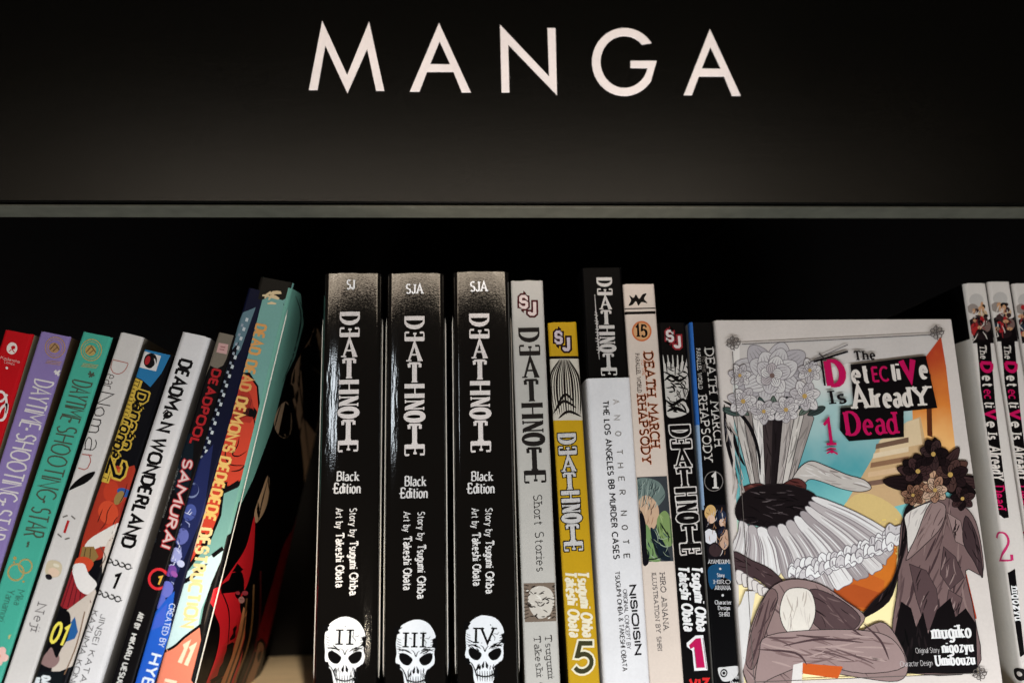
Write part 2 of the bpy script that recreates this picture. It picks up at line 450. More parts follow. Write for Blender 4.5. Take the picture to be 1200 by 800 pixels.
class Book:
    """one paperback: Empty at its foot > cover, page_block and the printed matter of its cover.
    Surface coordinates (s, v): s runs round the cover (left board, spine 0..w, right board), v runs up."""
    def __init__(self, name, label, tl, w, lean=0.0, Y=0.0, d=0.122, r=0.0012, bulge=0.0, base=(230,226,220), kind='print',
                 bands=(), cat='book', group='books standing on the shelf', yaw=0.0, warp=0.0, foot=None, H=None, side=None, sideL=None):
        self.w, self.d, self.r, self.bulge, self.warp = w, d, r, bulge, warp
        a = math.radians(lean)
        foot = SHELF_Z if foot is None else foot
        if H is None:
            H = (tl[1] - foot - max(0, w*math.sin(a)))/math.cos(a)
        self.H = H
        ox = tl[0] - H*math.sin(a); oz = tl[1] - H*math.cos(a)
        self.M = Matrix.Translation((ox, Y, oz)) @ Matrix.Rotation(math.radians(yaw), 4, 'Z') @ Matrix.Rotation(a, 4, 'Y')
        self.Mi = self.M.inverted()
        root = bpy.data.objects.new(name, None); COL.objects.link(root)
        root.empty_display_size = 0.01
        root.matrix_world = self.M
        tag(root, label, cat, group)
        self.root = root
        self.ca = r*math.pi/4
        ca = self.ca
        self.scuts = [-ca-.0004, -ca, -ca*.5, 0, ca*.5, ca, ca+.0003, w-ca-.0003, w-ca, w-ca*.5, w, w+ca*.5, w+ca, w+ca+.0004]
        if bulge: self.scuts += [w*i/10 for i in range(1, 10)]
        self.vcuts = [H*i/24 for i in range(1, 24)] if warp else []
        self.make_cover(base, kind, bands, side, sideL)
        bm = bmesh.new()
        t = 0.0007
        box(bm, t, w-t, r+warp+0.0003, d-0.0006, 0.0003, H-0.0003)
        link('page_block', bm, [mat((205,190,160), 'pages')], root)

    def prof(self, s, v):
        w, r, ca, d = self.w, self.r, self.ca, self.d
        if s < -ca: x, y = 0.0, r + (-ca - s)
        elif s < ca:
            t = (s+ca)/(2*ca)*math.pi/2
            x, y = r - r*math.cos(t), r - r*math.sin(t)
        elif s <= w-ca:
            x, y = r + (s-ca)/(w-2*ca)*(w-2*r), 0.0
        elif s <= w+ca:
            t = (s-w+ca)/(2*ca)*math.pi/2
            x, y = w - r + r*math.sin(t), r - r*math.cos(t)
        else: x, y = w, r + (s-w-ca)
        if self.bulge:
            k = max(0.0, 1 - ((x-w/2)/(w/2))**2)
            if y <= r: y -= self.bulge*k
        if self.warp:
            u = v/self.H
            y += self.warp*(math.sin(u*3.1)**2)*(1 if -ca <= s <= w+ca else 0.0)
            if y > r: x += self.warp*2.0*math.sin(min(1, (y-r)/d)*math.pi)*(1 if x > w/2 else -1)*(.6+.4*math.sin(u*5))
        return Vector((x, y, v))

    def surf(self, s, v, off=0.0):
        p = self.prof(s, v)
        e = 2e-5
        t = self.prof(s+e, v) - self.prof(s-e, v)
        n = Vector((t.y, -t.x, 0))
        if n.length > 0: n.normalize()
        return p + n*off

    def make_cover(self, base, kind, bands, side, sideL):
        w, d, H = self.w, self.d, self.H
        ss = sorted(set([-d, -d*.66, -d*.33, w+d*.33, w+d*.66, w+d] + self.scuts))
        vv = [0.0, H] + self.vcuts
        for b in bands: vv += [min(H, max(0, b[2])), min(H, max(0, b[3]))]
        vv = sorted(vv); vv = [v for i, v in enumerate(vv) if i == 0 or v - vv[i-1] > 1e-5]
        mats = [mat(base, kind)]
        def mi(c, k):
            m = mat(c, k)
            if m not in mats: mats.append(m)
            return mats.index(m)
        side = base if side is None else side
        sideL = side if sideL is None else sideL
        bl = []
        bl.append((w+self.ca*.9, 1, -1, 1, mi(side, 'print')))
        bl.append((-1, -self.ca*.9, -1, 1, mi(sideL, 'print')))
        for b in bands: bl.append((b[0], b[1], b[2], b[3], mi(b[4], b[5] if len(b) > 5 else kind)))
        inner = mi((222, 214, 200), 'matte')
        jr = random.Random(int(w*1e6) + int(H*1e5))
        jit = [jr.uniform(-.00022, .00012) for _ in ss]
        bm = bmesh.new()
        G = [[bm.verts.new(self.surf(s, v)) for v in vv] for s in ss]
        I = [[bm.verts.new(self.surf(s, v, -0.00035)) for v in vv] for s in ss]
        for i in range(len(ss)):
            G[i][-1].co.z += jit[i]; I[i][-1].co.z += jit[i]
        for i in range(len(ss)-1):
            for j in range(len(vv)-1):
                sc, vc = (ss[i]+ss[i+1])/2, (vv[j]+vv[j+1])/2
                f = bm.faces.new((G[i][j], G[i+1][j], G[i+1][j+1], G[i][j+1]))
                for b in bl:
                    if b[0] <= sc <= b[1] and b[2] <= vc <= b[3]: f.material_index = b[4]
                f2 = bm.faces.new((I[i][j], I[i][j+1], I[i+1][j+1], I[i+1][j])); f2.material_index = inner
            for j, fl in ((0, False), (len(vv)-1, True)):
                q = (G[i][j], I[i][j], I[i+1][j], G[i+1][j])
                f = bm.faces.new(q if not fl else q[::-1]); f.material_index = inner
        for i, fl in ((0, True), (len(ss)-1, False)):
            for j in range(len(vv)-1):
                q = (G[i][j], I[i][j], I[i][j+1], G[i][j+1])
                f = bm.faces.new(q if fl else q[::-1]); f.material_index = inner
        o = link('cover', bm, mats, self.root)
        for p in o.data.polygons:
            p.use_smooth = True
        o.data.set_sharp_from_angle(angle=math.radians(35))
        self.cover = o

    # photograph -> surface of this book
    def _loc(self, px, py):
        o = self.Mi @ CAM; dd = self.Mi.to_3x3() @ ray(px, py)
        return o, dd
    def uv(self, px, py):
        o, dd = self._loc(px, py); t = -o.y/dd.y; p = o + dd*t
        return (p.x, p.z)
    def uvR(self, px, py):
        o, dd = self._loc(px, py); t = (self.w-o.x)/dd.x; p = o + dd*t
        return (self.w + p.y, p.z)
    def uvL(self, px, py):
        o, dd = self._loc(px, py); t = (0-o.x)/dd.x; p = o + dd*t
        return (-p.y, p.z)

class Print:
    """one printed motif, one word or one picture on a cover: a mesh that follows the cover's surface"""
    def __init__(self, book, name, label=None, clip=None):
        self.b, self.name, self.label = book, name, label
        self.bm = bmesh.new(); self.mats = []; self.n = 0
        self.clip = clip
        self.z0 = book.__dict__.get('ztop', LAYER)
    def mi(self, m):
        if m not in self.mats: self.mats.append(m)
        return self.mats.index(m)
    def raw(self, polys, m, z, clip=None):
        mi = self.mi(m)
        clip = clip or self.clip or (-self.b.d, self.b.w+self.b.d, 0.0, self.b.H)
        for poly in polys:
            q = clip_rect([(p[0], p[1]) for p in poly], *clip)
            if len(q) < 3: continue
            vs_ = [self.bm.verts.new((x, y, z)) for x, y in q]
            if len(q) <= 4:
                area2 = sum(q[i-1][0]*q[i][1]-q[i][0]*q[i-1][1] for i in range(len(q)))
                try:
                    f = self.bm.faces.new(vs_ if area2 > 0 else vs_[::-1]); f.material_index = mi
                except ValueError: pass
                continue
            for t in tessellate_polygon([[Vector((x, y, 0)) for x, y in q]]):
                a, b, c = [vs_[i] for i in t]
                cr = (b.co.x-a.co.x)*(c.co.y-a.co.y) - (b.co.y-a.co.y)*(c.co.x-a.co.x)
                if abs(cr) < 1e-14: continue
                try:
                    f = self.bm.faces.new((a, b, c) if cr > 0 else (a, c, b)); f.material_index = mi
                except ValueError: pass
    def z(self):
        self.n += 1
        return self.z0 + STEP*self.n
    # shapes given on the photograph
    def poly(self, pts, color, smooth=False, f=None, kind='print', n=5, m=None):
        f = f or self.b.uv
        P = smooth_closed(pts, n) if smooth else pts
        self.raw([[f(*p) for p in P]], m or mat(color, kind), self.z())
    def ell(self, cx, cy, rx, ry, color, rot=0.0, f=None, kind='print', a0=0, a1=360, n=28):
        c, s = math.cos(math.radians(rot)), math.sin(math.radians(rot))
        pts = []
        for i in range(n):
            t = math.radians(a0 + (a1-a0)*i/n)
            x, y = rx*math.cos(t), ry*math.sin(t)
            pts.append((cx + x*c - y*s, cy + x*s + y*c))
        self.poly(pts, color, f=f, kind=kind)
    def ring(self, cx, cy, r, wpx, color, kind='print', f=None, n=32, rx=1.0):
        pts = [(cx + r*rx*math.cos(2*math.pi*i/n), cy + r*math.sin(2*math.pi*i/n)) for i in range(n+1)]
        self.line(pts, wpx, color, kind=kind, f=f)
    def line(self, pts, wpx, color, smooth=False, kind='print', f=None, taper=False):
        f = f or self.b.uv
        P = smooth_open(pts) if smooth else list(pts)
        if not (len(P) > 3 and P[0] == P[-1]) and taper:
            k = len(P)
            L, R = [], []
            for i, p in enumerate(P):
                a, b = Vector(P[max(0, i-1)]), Vector(P[min(k-1, i+1)])
                d = (b-a); d = d.normalized() if d.length > 0 else Vector((1, 0))
                w = wpx/2*max(0.08, math.sin(math.pi*(i+.3)/(k-.4))**.7)
                L.append((p[0]-d.y*w, p[1]+d.x*w)); R.append((p[0]+d.y*w, p[1]-d.x*w))
            quads = [[L[i], L[i+1], R[i+1], R[i]] for i in range(k-1)]
        else:
            quads = [[tuple(v) for v in q] for q in sweep(P, lambda d: wpx)]
        self.raw([[f(*p) for p in q] for q in quads], mat(color, kind), self.z())
    def text(self, s, p0, p1, cap, style, color, kind='print', f=None, outline=None, slant=0.0, flip=False, w=None):
        """lettering along a baseline p0 -> p1 on the photograph, cap height in photograph pixels"""
        f = f or self.b.uv
        st = dict(STY[style]) if isinstance(style, str) else dict(style)
        if w: st['w'] = w
        slant = slant or st.get('slant', 0)
        A, B = Vector(f(*p0)), Vector(f(*p1))
        dpx = (Vector(p1)-Vector(p0)).normalized()
        upx = Vector((dpx.y, -dpx.x))
        C = Vector(f(p0[0] + upx.x*cap, p0[1] + upx.y*cap))
        ex = (B-A); Ltot = ex.length; ex.normalize()
        ey = Vector((-ex.y, ex.x))
        H = (C-A).length
        rnd = random.Random(len(s)*31 + int(p0[0]))
        gap = st.get('gap', .18)
        items, x = [], 0.0
        for ch in s:
            adv, ss = strokes_of(ch, st, rnd)
            items.append((x, ss)); x += adv + gap
        tot = max(1e-6, x - gap)
        pad = st['w']*H*.5
        kx = (Ltot - 2*pad)/max(tot, .02) if len(s) > 1 or tot > .1 else H
        if len(s) == 1 and tot < .1: pad = 0
        passes = [(color, 0.0, kind)] if not outline else [(outline[0], outline[1]*H, outline[2] if len(outline) > 2 else kind), (color, 0.0, kind)]
        for col, extra, kd in passes:
            z0 = self.z()
            for gx, ss in items:
                def X(p, gx=gx):
                    q = A + ex*(pad + (gx + p[0])*kx + slant*p[1]*H) + ey*(p[1]*H)
                    return (q.x, q.y)
                for k, quads in enumerate(glyph_quads(ss, st, H, X, extra*2)):
                    self.raw([[tuple(v) for v in q] for q in quads], mat(col, kd), z0 + (k % 6)*0.0000004)
            self.n += 5
    def cel(self, pts, color, n=0, length=14, ang=90, cols=None, f=None, seed=1, wpx=1.4, edge=0.9, ink=(54, 46, 48), smooth=True):
        """a flat ink area with creases and a drawn outline"""
        self.poly(pts, color, smooth=smooth, f=f)
        if n:
            cols = cols or [tuple(int(v*.72) for v in color), tuple(int(v*.84) for v in color), tuple(min(255, int(v*1.1)) for v in color)]
            self.folds(pts, n, length, ang, cols, wpx, f=f, seed=seed, smooth=smooth)
        if edge:
            P = smooth_closed(pts, 4) if smooth else list(pts)
            self.line(P + [P[0]], edge, ink, f=f)
    def folds(self, pts, n, length, ang, cols, wpx=1.6, bend=.25, f=None, seed=1, smooth=True):
        """short tapered pen strokes kept inside an outline: the creases of a cloth"""
        P = smooth_closed(pts) if smooth else pts
        def inside(q):
            c = False
            for i in range(len(P)):
                a, b = P[i-1], P[i]
                if (a[1] > q[1]) != (b[1] > q[1]) and q[0] < (b[0]-a[0])*(q[1]-a[1])/(b[1]-a[1]) + a[0]: c = not c
            return c
        rr = random.Random(seed)
        xs, ys = [p[0] for p in P], [p[1] for p in P]
        k = tries = 0; n0 = self.n
        while k < n and tries < n*30:
            tries += 1
            x, y = rr.uniform(min(xs), max(xs)), rr.uniform(min(ys), max(ys))
            a = math.radians(ang + rr.uniform(-16, 16)); L_ = length*rr.uniform(.5, 1.2); bd = rr.uniform(-bend, bend)
            line = [(x + math.cos(a + bd*t)*L_*t, y + math.sin(a + bd*t)*L_*t) for t in (0, .25, .5, .75, 1)]
            if all(inside(q) for q in line):
                self.n = n0 + (k % 5)
                self.line(line, wpx*rr.uniform(.5, 1.3), rr.choice(cols), f=f, taper=True); k += 1
        self.n = n0 + 6
    def build(self):
        b, bm = self.b, self.bm
        b.ztop = self.z0 + STEP*(self.n+2)
        if not bm.verts: bm.free(); return None
        xs = [v.co.x for v in bm.verts]; ys = [v.co.y for v in bm.verts]
        for c in b.scuts:
            if min(xs) < c-1e-6 and c+1e-6 < max(xs):
                bmesh.ops.bisect_plane(bm, geom=bm.verts[:]+bm.edges[:]+bm.faces[:], dist=1e-9, plane_co=(c, 0, 0), plane_no=(1, 0, 0))
        for c in b.vcuts:
            if min(ys) < c-1e-6 and c+1e-6 < max(ys):
                bmesh.ops.bisect_plane(bm, geom=bm.verts[:]+bm.edges[:]+bm.faces[:], dist=1e-9, plane_co=(0, c, 0), plane_no=(0, 1, 0))
        for v in bm.verts:
            v.co = b.surf(v.co.x, v.co.y, v.co.z)
        o = link(self.name, bm, self.mats, b.root)
        if self.label: o['label'] = self.label
        return o

def title_logo(pr, top, bot, wt, wb, color, kind='print', outline=None):
    """the tall two-word title set in condensed capitals, some letters turned on their side, down a spine"""
    b = pr.b
    T, B = Vector(b.uv(*top)), Vector(b.uv(*bot))
    ex = (B-T); Ln = ex.length; ex.normalize()
    ey = Vector((-ex.y, ex.x))                       # to the right across the spine
    wt = (Vector(b.uv(top[0]+wt, top[1]))-T).length; wb = (Vector(b.uv(bot[0]+wb, bot[1]))-B).length
    spec = [('D', 0, .098, 'r', 1), ('E', .104, .184, 'm', 1), ('A', .192, .330, 'u', .70), ('T', .337, .482, 'u', .70), ('H', .490, .590, 'r', 1),
            ('N', .598, .680, 'r', .97), ('O', .676, .764, 'r', 1.05), ('T', .770, .914, 'u', .72), ('E', .912, 1.0, 'r', 1.02)]
    passes = [(color, 0.0, kind)] if not outline else [(outline[0], outline[1], kind), (color, 0.0, kind)]
    for col, ext, kd in passes:
        z0 = pr.z()
        for gi, (ch, t0, t1, mode, wk) in enumerate(spec):
            W = (wt + (wb-wt)*(t0+t1)/2)*wk
            l0, l1 = t0*Ln, t1*Ln
            adv, ss = strokes_of(ch, {}, random)
            thick = 0.0020*wt/0.0095; thin = thick*.30
            pad = thick*.5
            if mode == 'u':
                def X(p):
                    q = T + ey*((p[0]/adv-.5)*(W-thin*2.2)) + ex*(l1 - p[1]*(l1-l0-thin*1.4) - thin*.7)
                    return (q.x, q.y)
                if ch == 'A':
                    wf = lambda d, th=thick*1.05: thin*1.3 if abs(d.dot(ex)) < .3 else (th if d.dot(ex)*d.dot(ey) > 0 else thin*1.5)
                else:
                    wf = lambda d, th=thick*1.1: th if abs(d.dot(ex)) > .5 else thin*1.7
            else:
                def X(p, m=mode):
                    u = p[0]/adv
                    if m == 'm': u = 1-u
                    q = T + ey*((p[1]-.5)*(W-thin)) + ex*(l0 + pad + u*(l1-l0-2*pad))
                    return (q.x, q.y)
                wf = lambda d, th=thick: thin + (th-thin)*abs(d.dot(ey))**1.3
                if ch == 'N':
                    ss = [[(0,0),(0,1)], [(.04,.97),(.64,.03)], [(.68,0),(.68,1)]]
                    wf = lambda d, th=thick: thin*1.1 if abs(d.dot(ey)) > .985 else th*.9
            groups = []
            for s in ss:
                groups.append(sweep([X(p) for p in s], lambda d: wf(d) + ext, ext/2))
                for e, nb in ((s[0], s[1]), (s[-1], s[-2])):
                    dx, dy = nb[0]-e[0], nb[1]-e[1]
                    if abs(dy) > abs(dx)*.6 and min(abs(e[1]), abs(e[1]-1)) < .02:
                        sl = .17 if mode == 'u' else .14*adv/.6
                        q0, q1 = X((e[0]-sl, e[1])), X((e[0]+sl, e[1]))
                        groups.append(sweep([q0, q1], lambda d: thin + ext, ext/2))
                    elif abs(dx) > abs(dy)*2 and (e[0] > .35 or (ch == 'T' and e[1] > .9)):
                        up = 1 if e[1] < .3 else -1
                        if abs(e[1]-.52) < .05: q0, q1 = X((e[0], e[1]-.09)), X((e[0], e[1]+.09))
                        else: q0, q1 = X((e[0], e[1])), X((e[0]*.96+.02, e[1]+up*.22))
                        groups.append(sweep([q0, q1], lambda d: thin*(2.2 if ch == 'T' else 1.5) + ext, ext/2))
            for k, quads in enumerate(groups):
                pr.raw([[tuple(v) for v in q] for q in quads], mat(col, kd), z0 + (k % 7)*0.0000004)
        pr.n += 6
# ------------------------------------------------------------------ the bookcase
case = bpy.data.objects.new('bookcase', None); COL.objects.link(case)
case.location = (0.05, 0.1, -0.35)
tag(case, 'black bookcase with a lettered header panel above the row of books', 'bookcase')
CASE_OFF = -Vector(case.location)
def case_part(name, dims, mats, bev=0.0, parent=None):
    bm = bmesh.new()
    box(bm, *dims, bev=bev)
    o = link(name, bm, mats, case if parent is None else parent)
    if parent is None: o.location = CASE_OFF
    return o
black_in = mat((8, 4, 3), 'matte')
header = case_part('header_panel', (-0.52, 0.64, 0.0, 0.0155, 0.2424, 0.62), [mat((4, 4, 3), 'paint')], bev=0.0008)
case_part('edge_strip', (-0.52, 0.64, 0.0011, 0.0155, 0.2405, 0.2416), [mat((80, 79, 68), 'edge')], bev=0.0002)
case_part('shelf_board', (-0.52, 0.64, -0.006, 0.205, -0.017, SHELF_Z), [mat((252, 228, 190), 'wood')], bev=0.0006)
case_part('back_panel', (-0.52, 0.64, 0.205, 0.211, -0.35, 0.62), [black_in])
case_part('top_board', (-0.52, 0.64, 0.016, 0.2045, 0.40, 0.418), [black_in])
case_part('side_panel', (-0.538, -0.5205, -0.006, 0.211, -0.35, 0.62), [black_in], bev=0.0006)
case_part('side_panel', (0.6405, 0.658, -0.006, 0.211, -0.35, 0.62), [black_in], bev=0.0006)
case_part('plinth_board', (-0.52, 0.64, 0.0, 0.016, -0.35, -0.018), [black_in])

def sign_letter(outer, hole, ox):
    pts = [on_plane(ox + x/4.2857, 10 + y/4.2857) for x, y in outer]
    hl = [on_plane(ox + x/4.2857, 10 + y/4.2857) for x, y in hole] if hole else None
    bm = bmesh.new()
    loops = [[Vector((p.x, p.z, 0)) for p in pts]] + ([[Vector((p.x, p.z, 0)) for p in hl]] if hl else [])
    flat = [v for l in loops for v in l]
    F = [bm.verts.new((v.x, -0.0005, v.y)) for v in flat]
    Bk = [bm.verts.new((v.x, -0.00002, v.y)) for v in flat]
    for t in tessellate_polygon(loops):
        a, b, c = t
        cr = (flat[b].x-flat[a].x)*(flat[c].y-flat[a].y)-(flat[b].y-flat[a].y)*(flat[c].x-flat[a].x)
        if abs(cr) < 1e-12: continue
        if cr < 0: b, c = c, b
        bm.faces.new((F[a], F[b], F[c]))
    o0 = 0
    for l in loops:
        k = len(l)
        for i in range(k):
            j = (i+1) % k
            bm.faces.new((F[o0+i], F[o0+j], Bk[o0+j], Bk[o0+i]))
        o0 += k
    bmesh.ops.recalc_face_normals(bm, faces=bm.faces[:])
    return link('letter', bm, [mat((248, 240, 236), 'matte')], header)
sign_letter([(95,411),(162,65),(287,338),(397,70),(473,415),(432,415),(387,205),(288,428),(177,188),(138,411)], None, 340)
sign_letter([(602,419),(748,77),(907,423),(862,423),(820,320),(688,320),(650,419)], [(751,167),(703,283),(804,284)], 340)
sign_letter([(1062,423),(1054,85),(1300,345),(1292,102),(1332,102),(1340,437),(1095,183),(1101,423)], None, 340)
g = []
for i in range(30):
    t = math.radians(-34 - i*(326-34-1.5)/29)
    g.append((478 + 163*math.cos(t), 271 + 170*math.sin(t)))
g += [(640,266),(508,266),(508,300),(598,302)]
for i in range(30):
    t = math.radians(14 + i*(318-14)/29)
    g.append((478 + 120*math.cos(t), 271 + 131*math.sin(t)))
sign_letter(g, None, 620)
sign_letter([(776,437),(907,107),(1061,440),(1018,440),(978,343),(852,343),(817,437)], [(910,195),(866,305),(962,306)], 620)
# ------------------------------------------------------------------ leaning paperbacks on the left
GOLD = (196, 160, 92)
def TLof(px, py, Y=0.0):
    p = on_plane(px, py, Y); return (p.x, p.z)
def emblem(b, cx, cy, r, color, kind='foil', rot=18):
    p = Print(b, 'publisher_emblem')
    p.ring(cx, cy, r, 1.2, color, kind)
    p.ring(cx, cy, r*.78, .7, color, kind)
    p.ell(cx-1, cy+.5, r*.55, r*.5, color, rot, kind=kind)
    p.line([(cx-r*.5, cy+r*.2), (cx, cy-r*.35), (cx+r*.45, cy+r*.25)], 1.3, (120, 96, 60), kind=kind)
    p.line([(cx-r*.2, cy+r*.35), (cx+r*.2, cy+.1)], 1.1, (120, 96, 60), kind=kind)
    for i in range(3):
        p.line([(cx-r*.8-i, cy+r*1.25+i*1.6), (cx+r*.7-i, cy+r*1.45+i*1.6)], .7, color, kind=kind)
    p.build()

# red
b = Book('red_paperback', 'bright red paperback with white script lettering at the left end of the row', TLof(5.5, 386), 13.1*MM, 10.7,
         base=(196, 16, 26), side=(150, 142, 116), group='leaning paperbacks')
p = Print(b, 'publisher_emblem')
p.ell(14, 408, 6.5, 7, (240, 225, 215), 15); p.ell(15.5, 407, 2.6, 2.2, (196, 16, 26)); p.line([(10, 412), (14, 409), (17, 413)], 1.0, (196, 16, 26))
p.text('Kodansha', (0, 420), (23, 425.5), 3.4, 'light', (240, 225, 215)); p.text('Comics', (4, 425), (17, 428), 3.2, 'light', (240, 225, 215))
p.ell(8, 431, 1.5, 1.6, (240, 225, 215)); p.build()
p = Print(b, 'title_lettering')
p.line([(-6, 458), (4, 460), (8, 470), (7, 486), (3, 492), (-3, 490), (2, 478), (9, 474), (8, 484)], 3.0, (240, 228, 220), smooth=True)
p.line([(9, 462), (2, 470), (-8, 468)], 2.6, (240, 228, 220), smooth=True)
p.text('et', (-14, 500), (-24, 530), 16, 'handb', (240, 228, 220)); p.build()

# lavender
b = Book('lavender_paperback', 'lavender purple paperback with pale title and gold emblem beside the bright red one', TLof(47.3, 388), 13.9*MM, 11.4,
         base=(142, 122, 176), side=(92, 72, 54), group='leaning paperbacks')
emblem(b, 64.7, 407, 12, (190, 150, 110))
p = Print(b, 'title_lettering')
p.text('*', (58, 430), (55, 438), 22, 'handb', (226, 218, 214)); p.text('DAYTIME', (41, 443), (22.5, 500), 23, 'hand', (226, 218, 214), w=.08)
p.text('SHOOTING', (20.5, 506), (-5, 586), 23, 'hand', (226, 218, 214), w=.08); p.text('STAR', (-7.5, 594), (-19, 630), 23, 'hand', (226, 218, 214), w=.08)
p.line([(32, 501), (31, 504)], 3, (226, 218, 214)); p.line([(4, 589), (3, 592)], 3, (226, 218, 214)); p.build()

# teal
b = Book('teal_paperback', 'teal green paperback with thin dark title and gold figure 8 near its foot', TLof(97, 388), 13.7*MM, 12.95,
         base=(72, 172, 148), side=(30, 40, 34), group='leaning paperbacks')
emblem(b, 107, 410, 12.5, (196, 172, 104))
p = Print(b, 'title_lettering')
INK = (74, 82, 66)
p.text('*', (99, 432), (96, 441), 20, 'handb', INK); p.text('DAYTIME', (86, 444), (70, 492), 23, 'hand', INK, w=.075)
p.text('SHOOTING', (68.3, 497), (41, 583), 23, 'hand', INK, w=.075)
p.line([(82, 492), (81, 495)], 3, INK); p.line([(52, 586), (51, 589)], 3, INK)
p.text('STAR', (38, 592), (27, 627), 23, 'hand', INK, w=.075); p.text('*', (28, 632), (26, 640), 12, 'handb', INK); p.build()
p = Print(b, 'volume_number')
p.ring(30, 663, 8, 1.9, (226, 206, 130), kind='foil'); p.ring(18.5, 670, 9.5, 2.2, (226, 206, 130), kind='foil')
p.ell(17, 653.5, 2.0, 2.0, (232, 196, 110), kind='foil'); p.ell(16, 658, 1.2, 1.2, (232, 196, 110), kind='foil'); p.ell(28, 681, 1.3, 1.3, (232, 196, 110), kind='foil'); p.build()
p = Print(b, 'author_name')
p.text('Mika', (21, 690), (16, 708), 9, 'hand', (60, 110, 92)); p.text('Yamamori', (9, 690), (-3, 727), 9, 'hand', (60, 110, 92))
p.text('*', (8, 742), (6, 748), 9, 'handb', (196, 186, 120)); p.build()
p = Print(b, 'flower_motif')
for k in range(5):
    t = k*1.257 + .3; p.ell(-1+6*math.cos(t), 768+6*math.sin(t), 6, 5, (236, 190, 178), math.degrees(t))
p.ell(-1, 768, 2.4, 2.4, (220, 150, 120)); p.build()

# pale grey, handwritten title
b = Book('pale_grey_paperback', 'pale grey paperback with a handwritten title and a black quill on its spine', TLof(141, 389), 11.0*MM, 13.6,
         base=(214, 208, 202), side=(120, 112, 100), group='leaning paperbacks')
p = Print(b, 'title_lettering')
p.text('D', (131, 421), (126, 436), 20, 'hand', (176, 104, 92), w=.05); p.text('ear', (124, 437), (119, 454), 15, 'hand', (66, 56, 54), w=.06)
p.text('Nom', (117, 458), (103, 506), 17, 'hand', (52, 44, 44), w=.07); p.text('a', (101, 511), (97, 527), 20, 'hand', (52, 44, 44), w=.055)
p.text('n', (95.5, 531), (90.5, 549), 19, 'hand', (170, 84, 74), w=.06); p.build()
p = Print(b, 'quill_drawing')
p.poly([(80, 574), (86, 565.5), (95, 558.5), (104, 554), (112, 552.5), (109, 559), (101, 565.5), (92, 569.5)], (20, 18, 18), smooth=True)
p.line([(76, 577), (92, 565), (110, 554)], .9, (20, 18, 18)); p.build()
p = Print(b, 'volume_number')
p.line([(80.2, 609.5), (75.2, 624)], 3.2, (178, 34, 36))
for q in ([(73, 605.5), (79, 603.5)], [(83.5, 604), (88.5, 608)], [(67, 625), (72, 629)], [(76, 631.5), (82, 630)]): p.line(q, 1.7, (110, 104, 98))
p.build()
p = Print(b, 'round_motif')
p.poly([(53, 664), (56, 657), (64, 656), (72, 660), (73, 668), (69, 675), (60, 676), (53, 671)], (206, 190, 160), smooth=True)
p.ell(63, 670, 7, 5, (226, 196, 170), 20); p.ell(57, 675.5, 4.5, 3.2, (40, 34, 40), 25); p.ell(66, 662, 4, 2, (224, 214, 190), 20); p.build()
p = Print(b, 'author_name')
for ch, a, c in (('N', (44, 706), (41, 716)), ('e', (41, 720), (38.5, 727)), ('j', (38, 730), (36.7, 734)), ('i', (36, 737), (35, 740))):
    p.text(ch, a, c, 11, 'serif', (88, 82, 82), w=.09)
p.build()

# many-coloured
b = Book('colourful_paperback', 'dark paperback crowded with red, white and yellow printing and a yellow 01', TLof(169, 409), 13.2*MM, 13.9,
         base=(18, 18, 24), side=(26, 22, 22), sideL=(40, 36, 34), group='leaning paperbacks')
C0 = (-0.0005, b.w+0.0005, 0, b.H)
p = Print(b, 'corner_panel', clip=C0)
p.poly([(160, 407), (169, 407), (202, 413), (190, 437), (176.5, 453.5), (165, 444), (148, 438)], (38, 118, 168))
p.build()
p = Print(b, 'cover_art', clip=C0)
p.poly([(137, 545), (146, 548), (158, 545), (164, 570), (160, 600), (152, 625), (118, 655), (90, 660), (100, 610), (120, 560)], (168, 52, 34))
for (x, y, rx, ry, rt, c) in ((140, 556, 10, 7, -20, (206, 92, 46)), (130, 575, 9, 12, 15, (190, 60, 36)), (150, 596, 8, 12, 20, (150, 40, 30)), (127, 600, 12, 14, -20, (206, 74, 44)),
                              (133, 622, 14, 10, -15, (198, 62, 40)), (146, 577, 9, 5, 20, (44, 84, 150)), (140, 583, 5, 9, 30, (150, 122, 70)), (120, 628, 8, 12, 30, (176, 48, 34))):
    p.ell(x, y, rx, ry, c, rt)
for q in ([(132, 590), (126, 600), (124, 612), (116, 622)], [(140, 604), (134, 612), (132, 626)], [(150, 566), (146, 580), (140, 590)], [(120, 596), (114, 612)], [(146, 612), (140, 624), (128, 634)]):
    p.line(q, 1.2, (60, 20, 16), smooth=True, taper=True)
p.poly([(150, 590), (163, 574), (170, 590), (158, 622), (147, 632), (143, 612)], (72, 52, 36), smooth=True)
p.poly([(104, 632), (120, 622), (142, 612), (152, 620), (140, 640), (120, 640), (104, 646), (98, 642)], (226, 218, 208), smooth=True)
p.poly([(124, 640), (146, 616), (158, 622), (148, 660), (136, 700), (124, 712), (120, 690)], (214, 200, 186), smooth=True)
p.poly([(96, 640), (110, 640), (116, 652), (108, 660), (92, 660)], (140, 110, 62)); p.line([(100, 642), (97, 658)], 1, (70, 50, 30)); p.line([(106, 642), (105, 659)], 1, (70, 50, 30))
p.poly([(88, 655), (100, 652), (110, 660), (100, 672), (84, 672)], (200, 70, 40), smooth=True)
p.poly([(82, 668), (96, 664), (108, 680), (112, 700), (96, 718), (74, 712), (66, 706)], (150, 36, 42))
for k in range(6): p.line([(86+k*3.5, 668+k*2.5), (72+k*7, 712-k*1.2)], 1.1, (84, 18, 26))
p.poly([(84, 662), (98, 660), (104, 672), (114, 684), (104, 696), (92, 690), (86, 676)], (232, 226, 220), smooth=True)
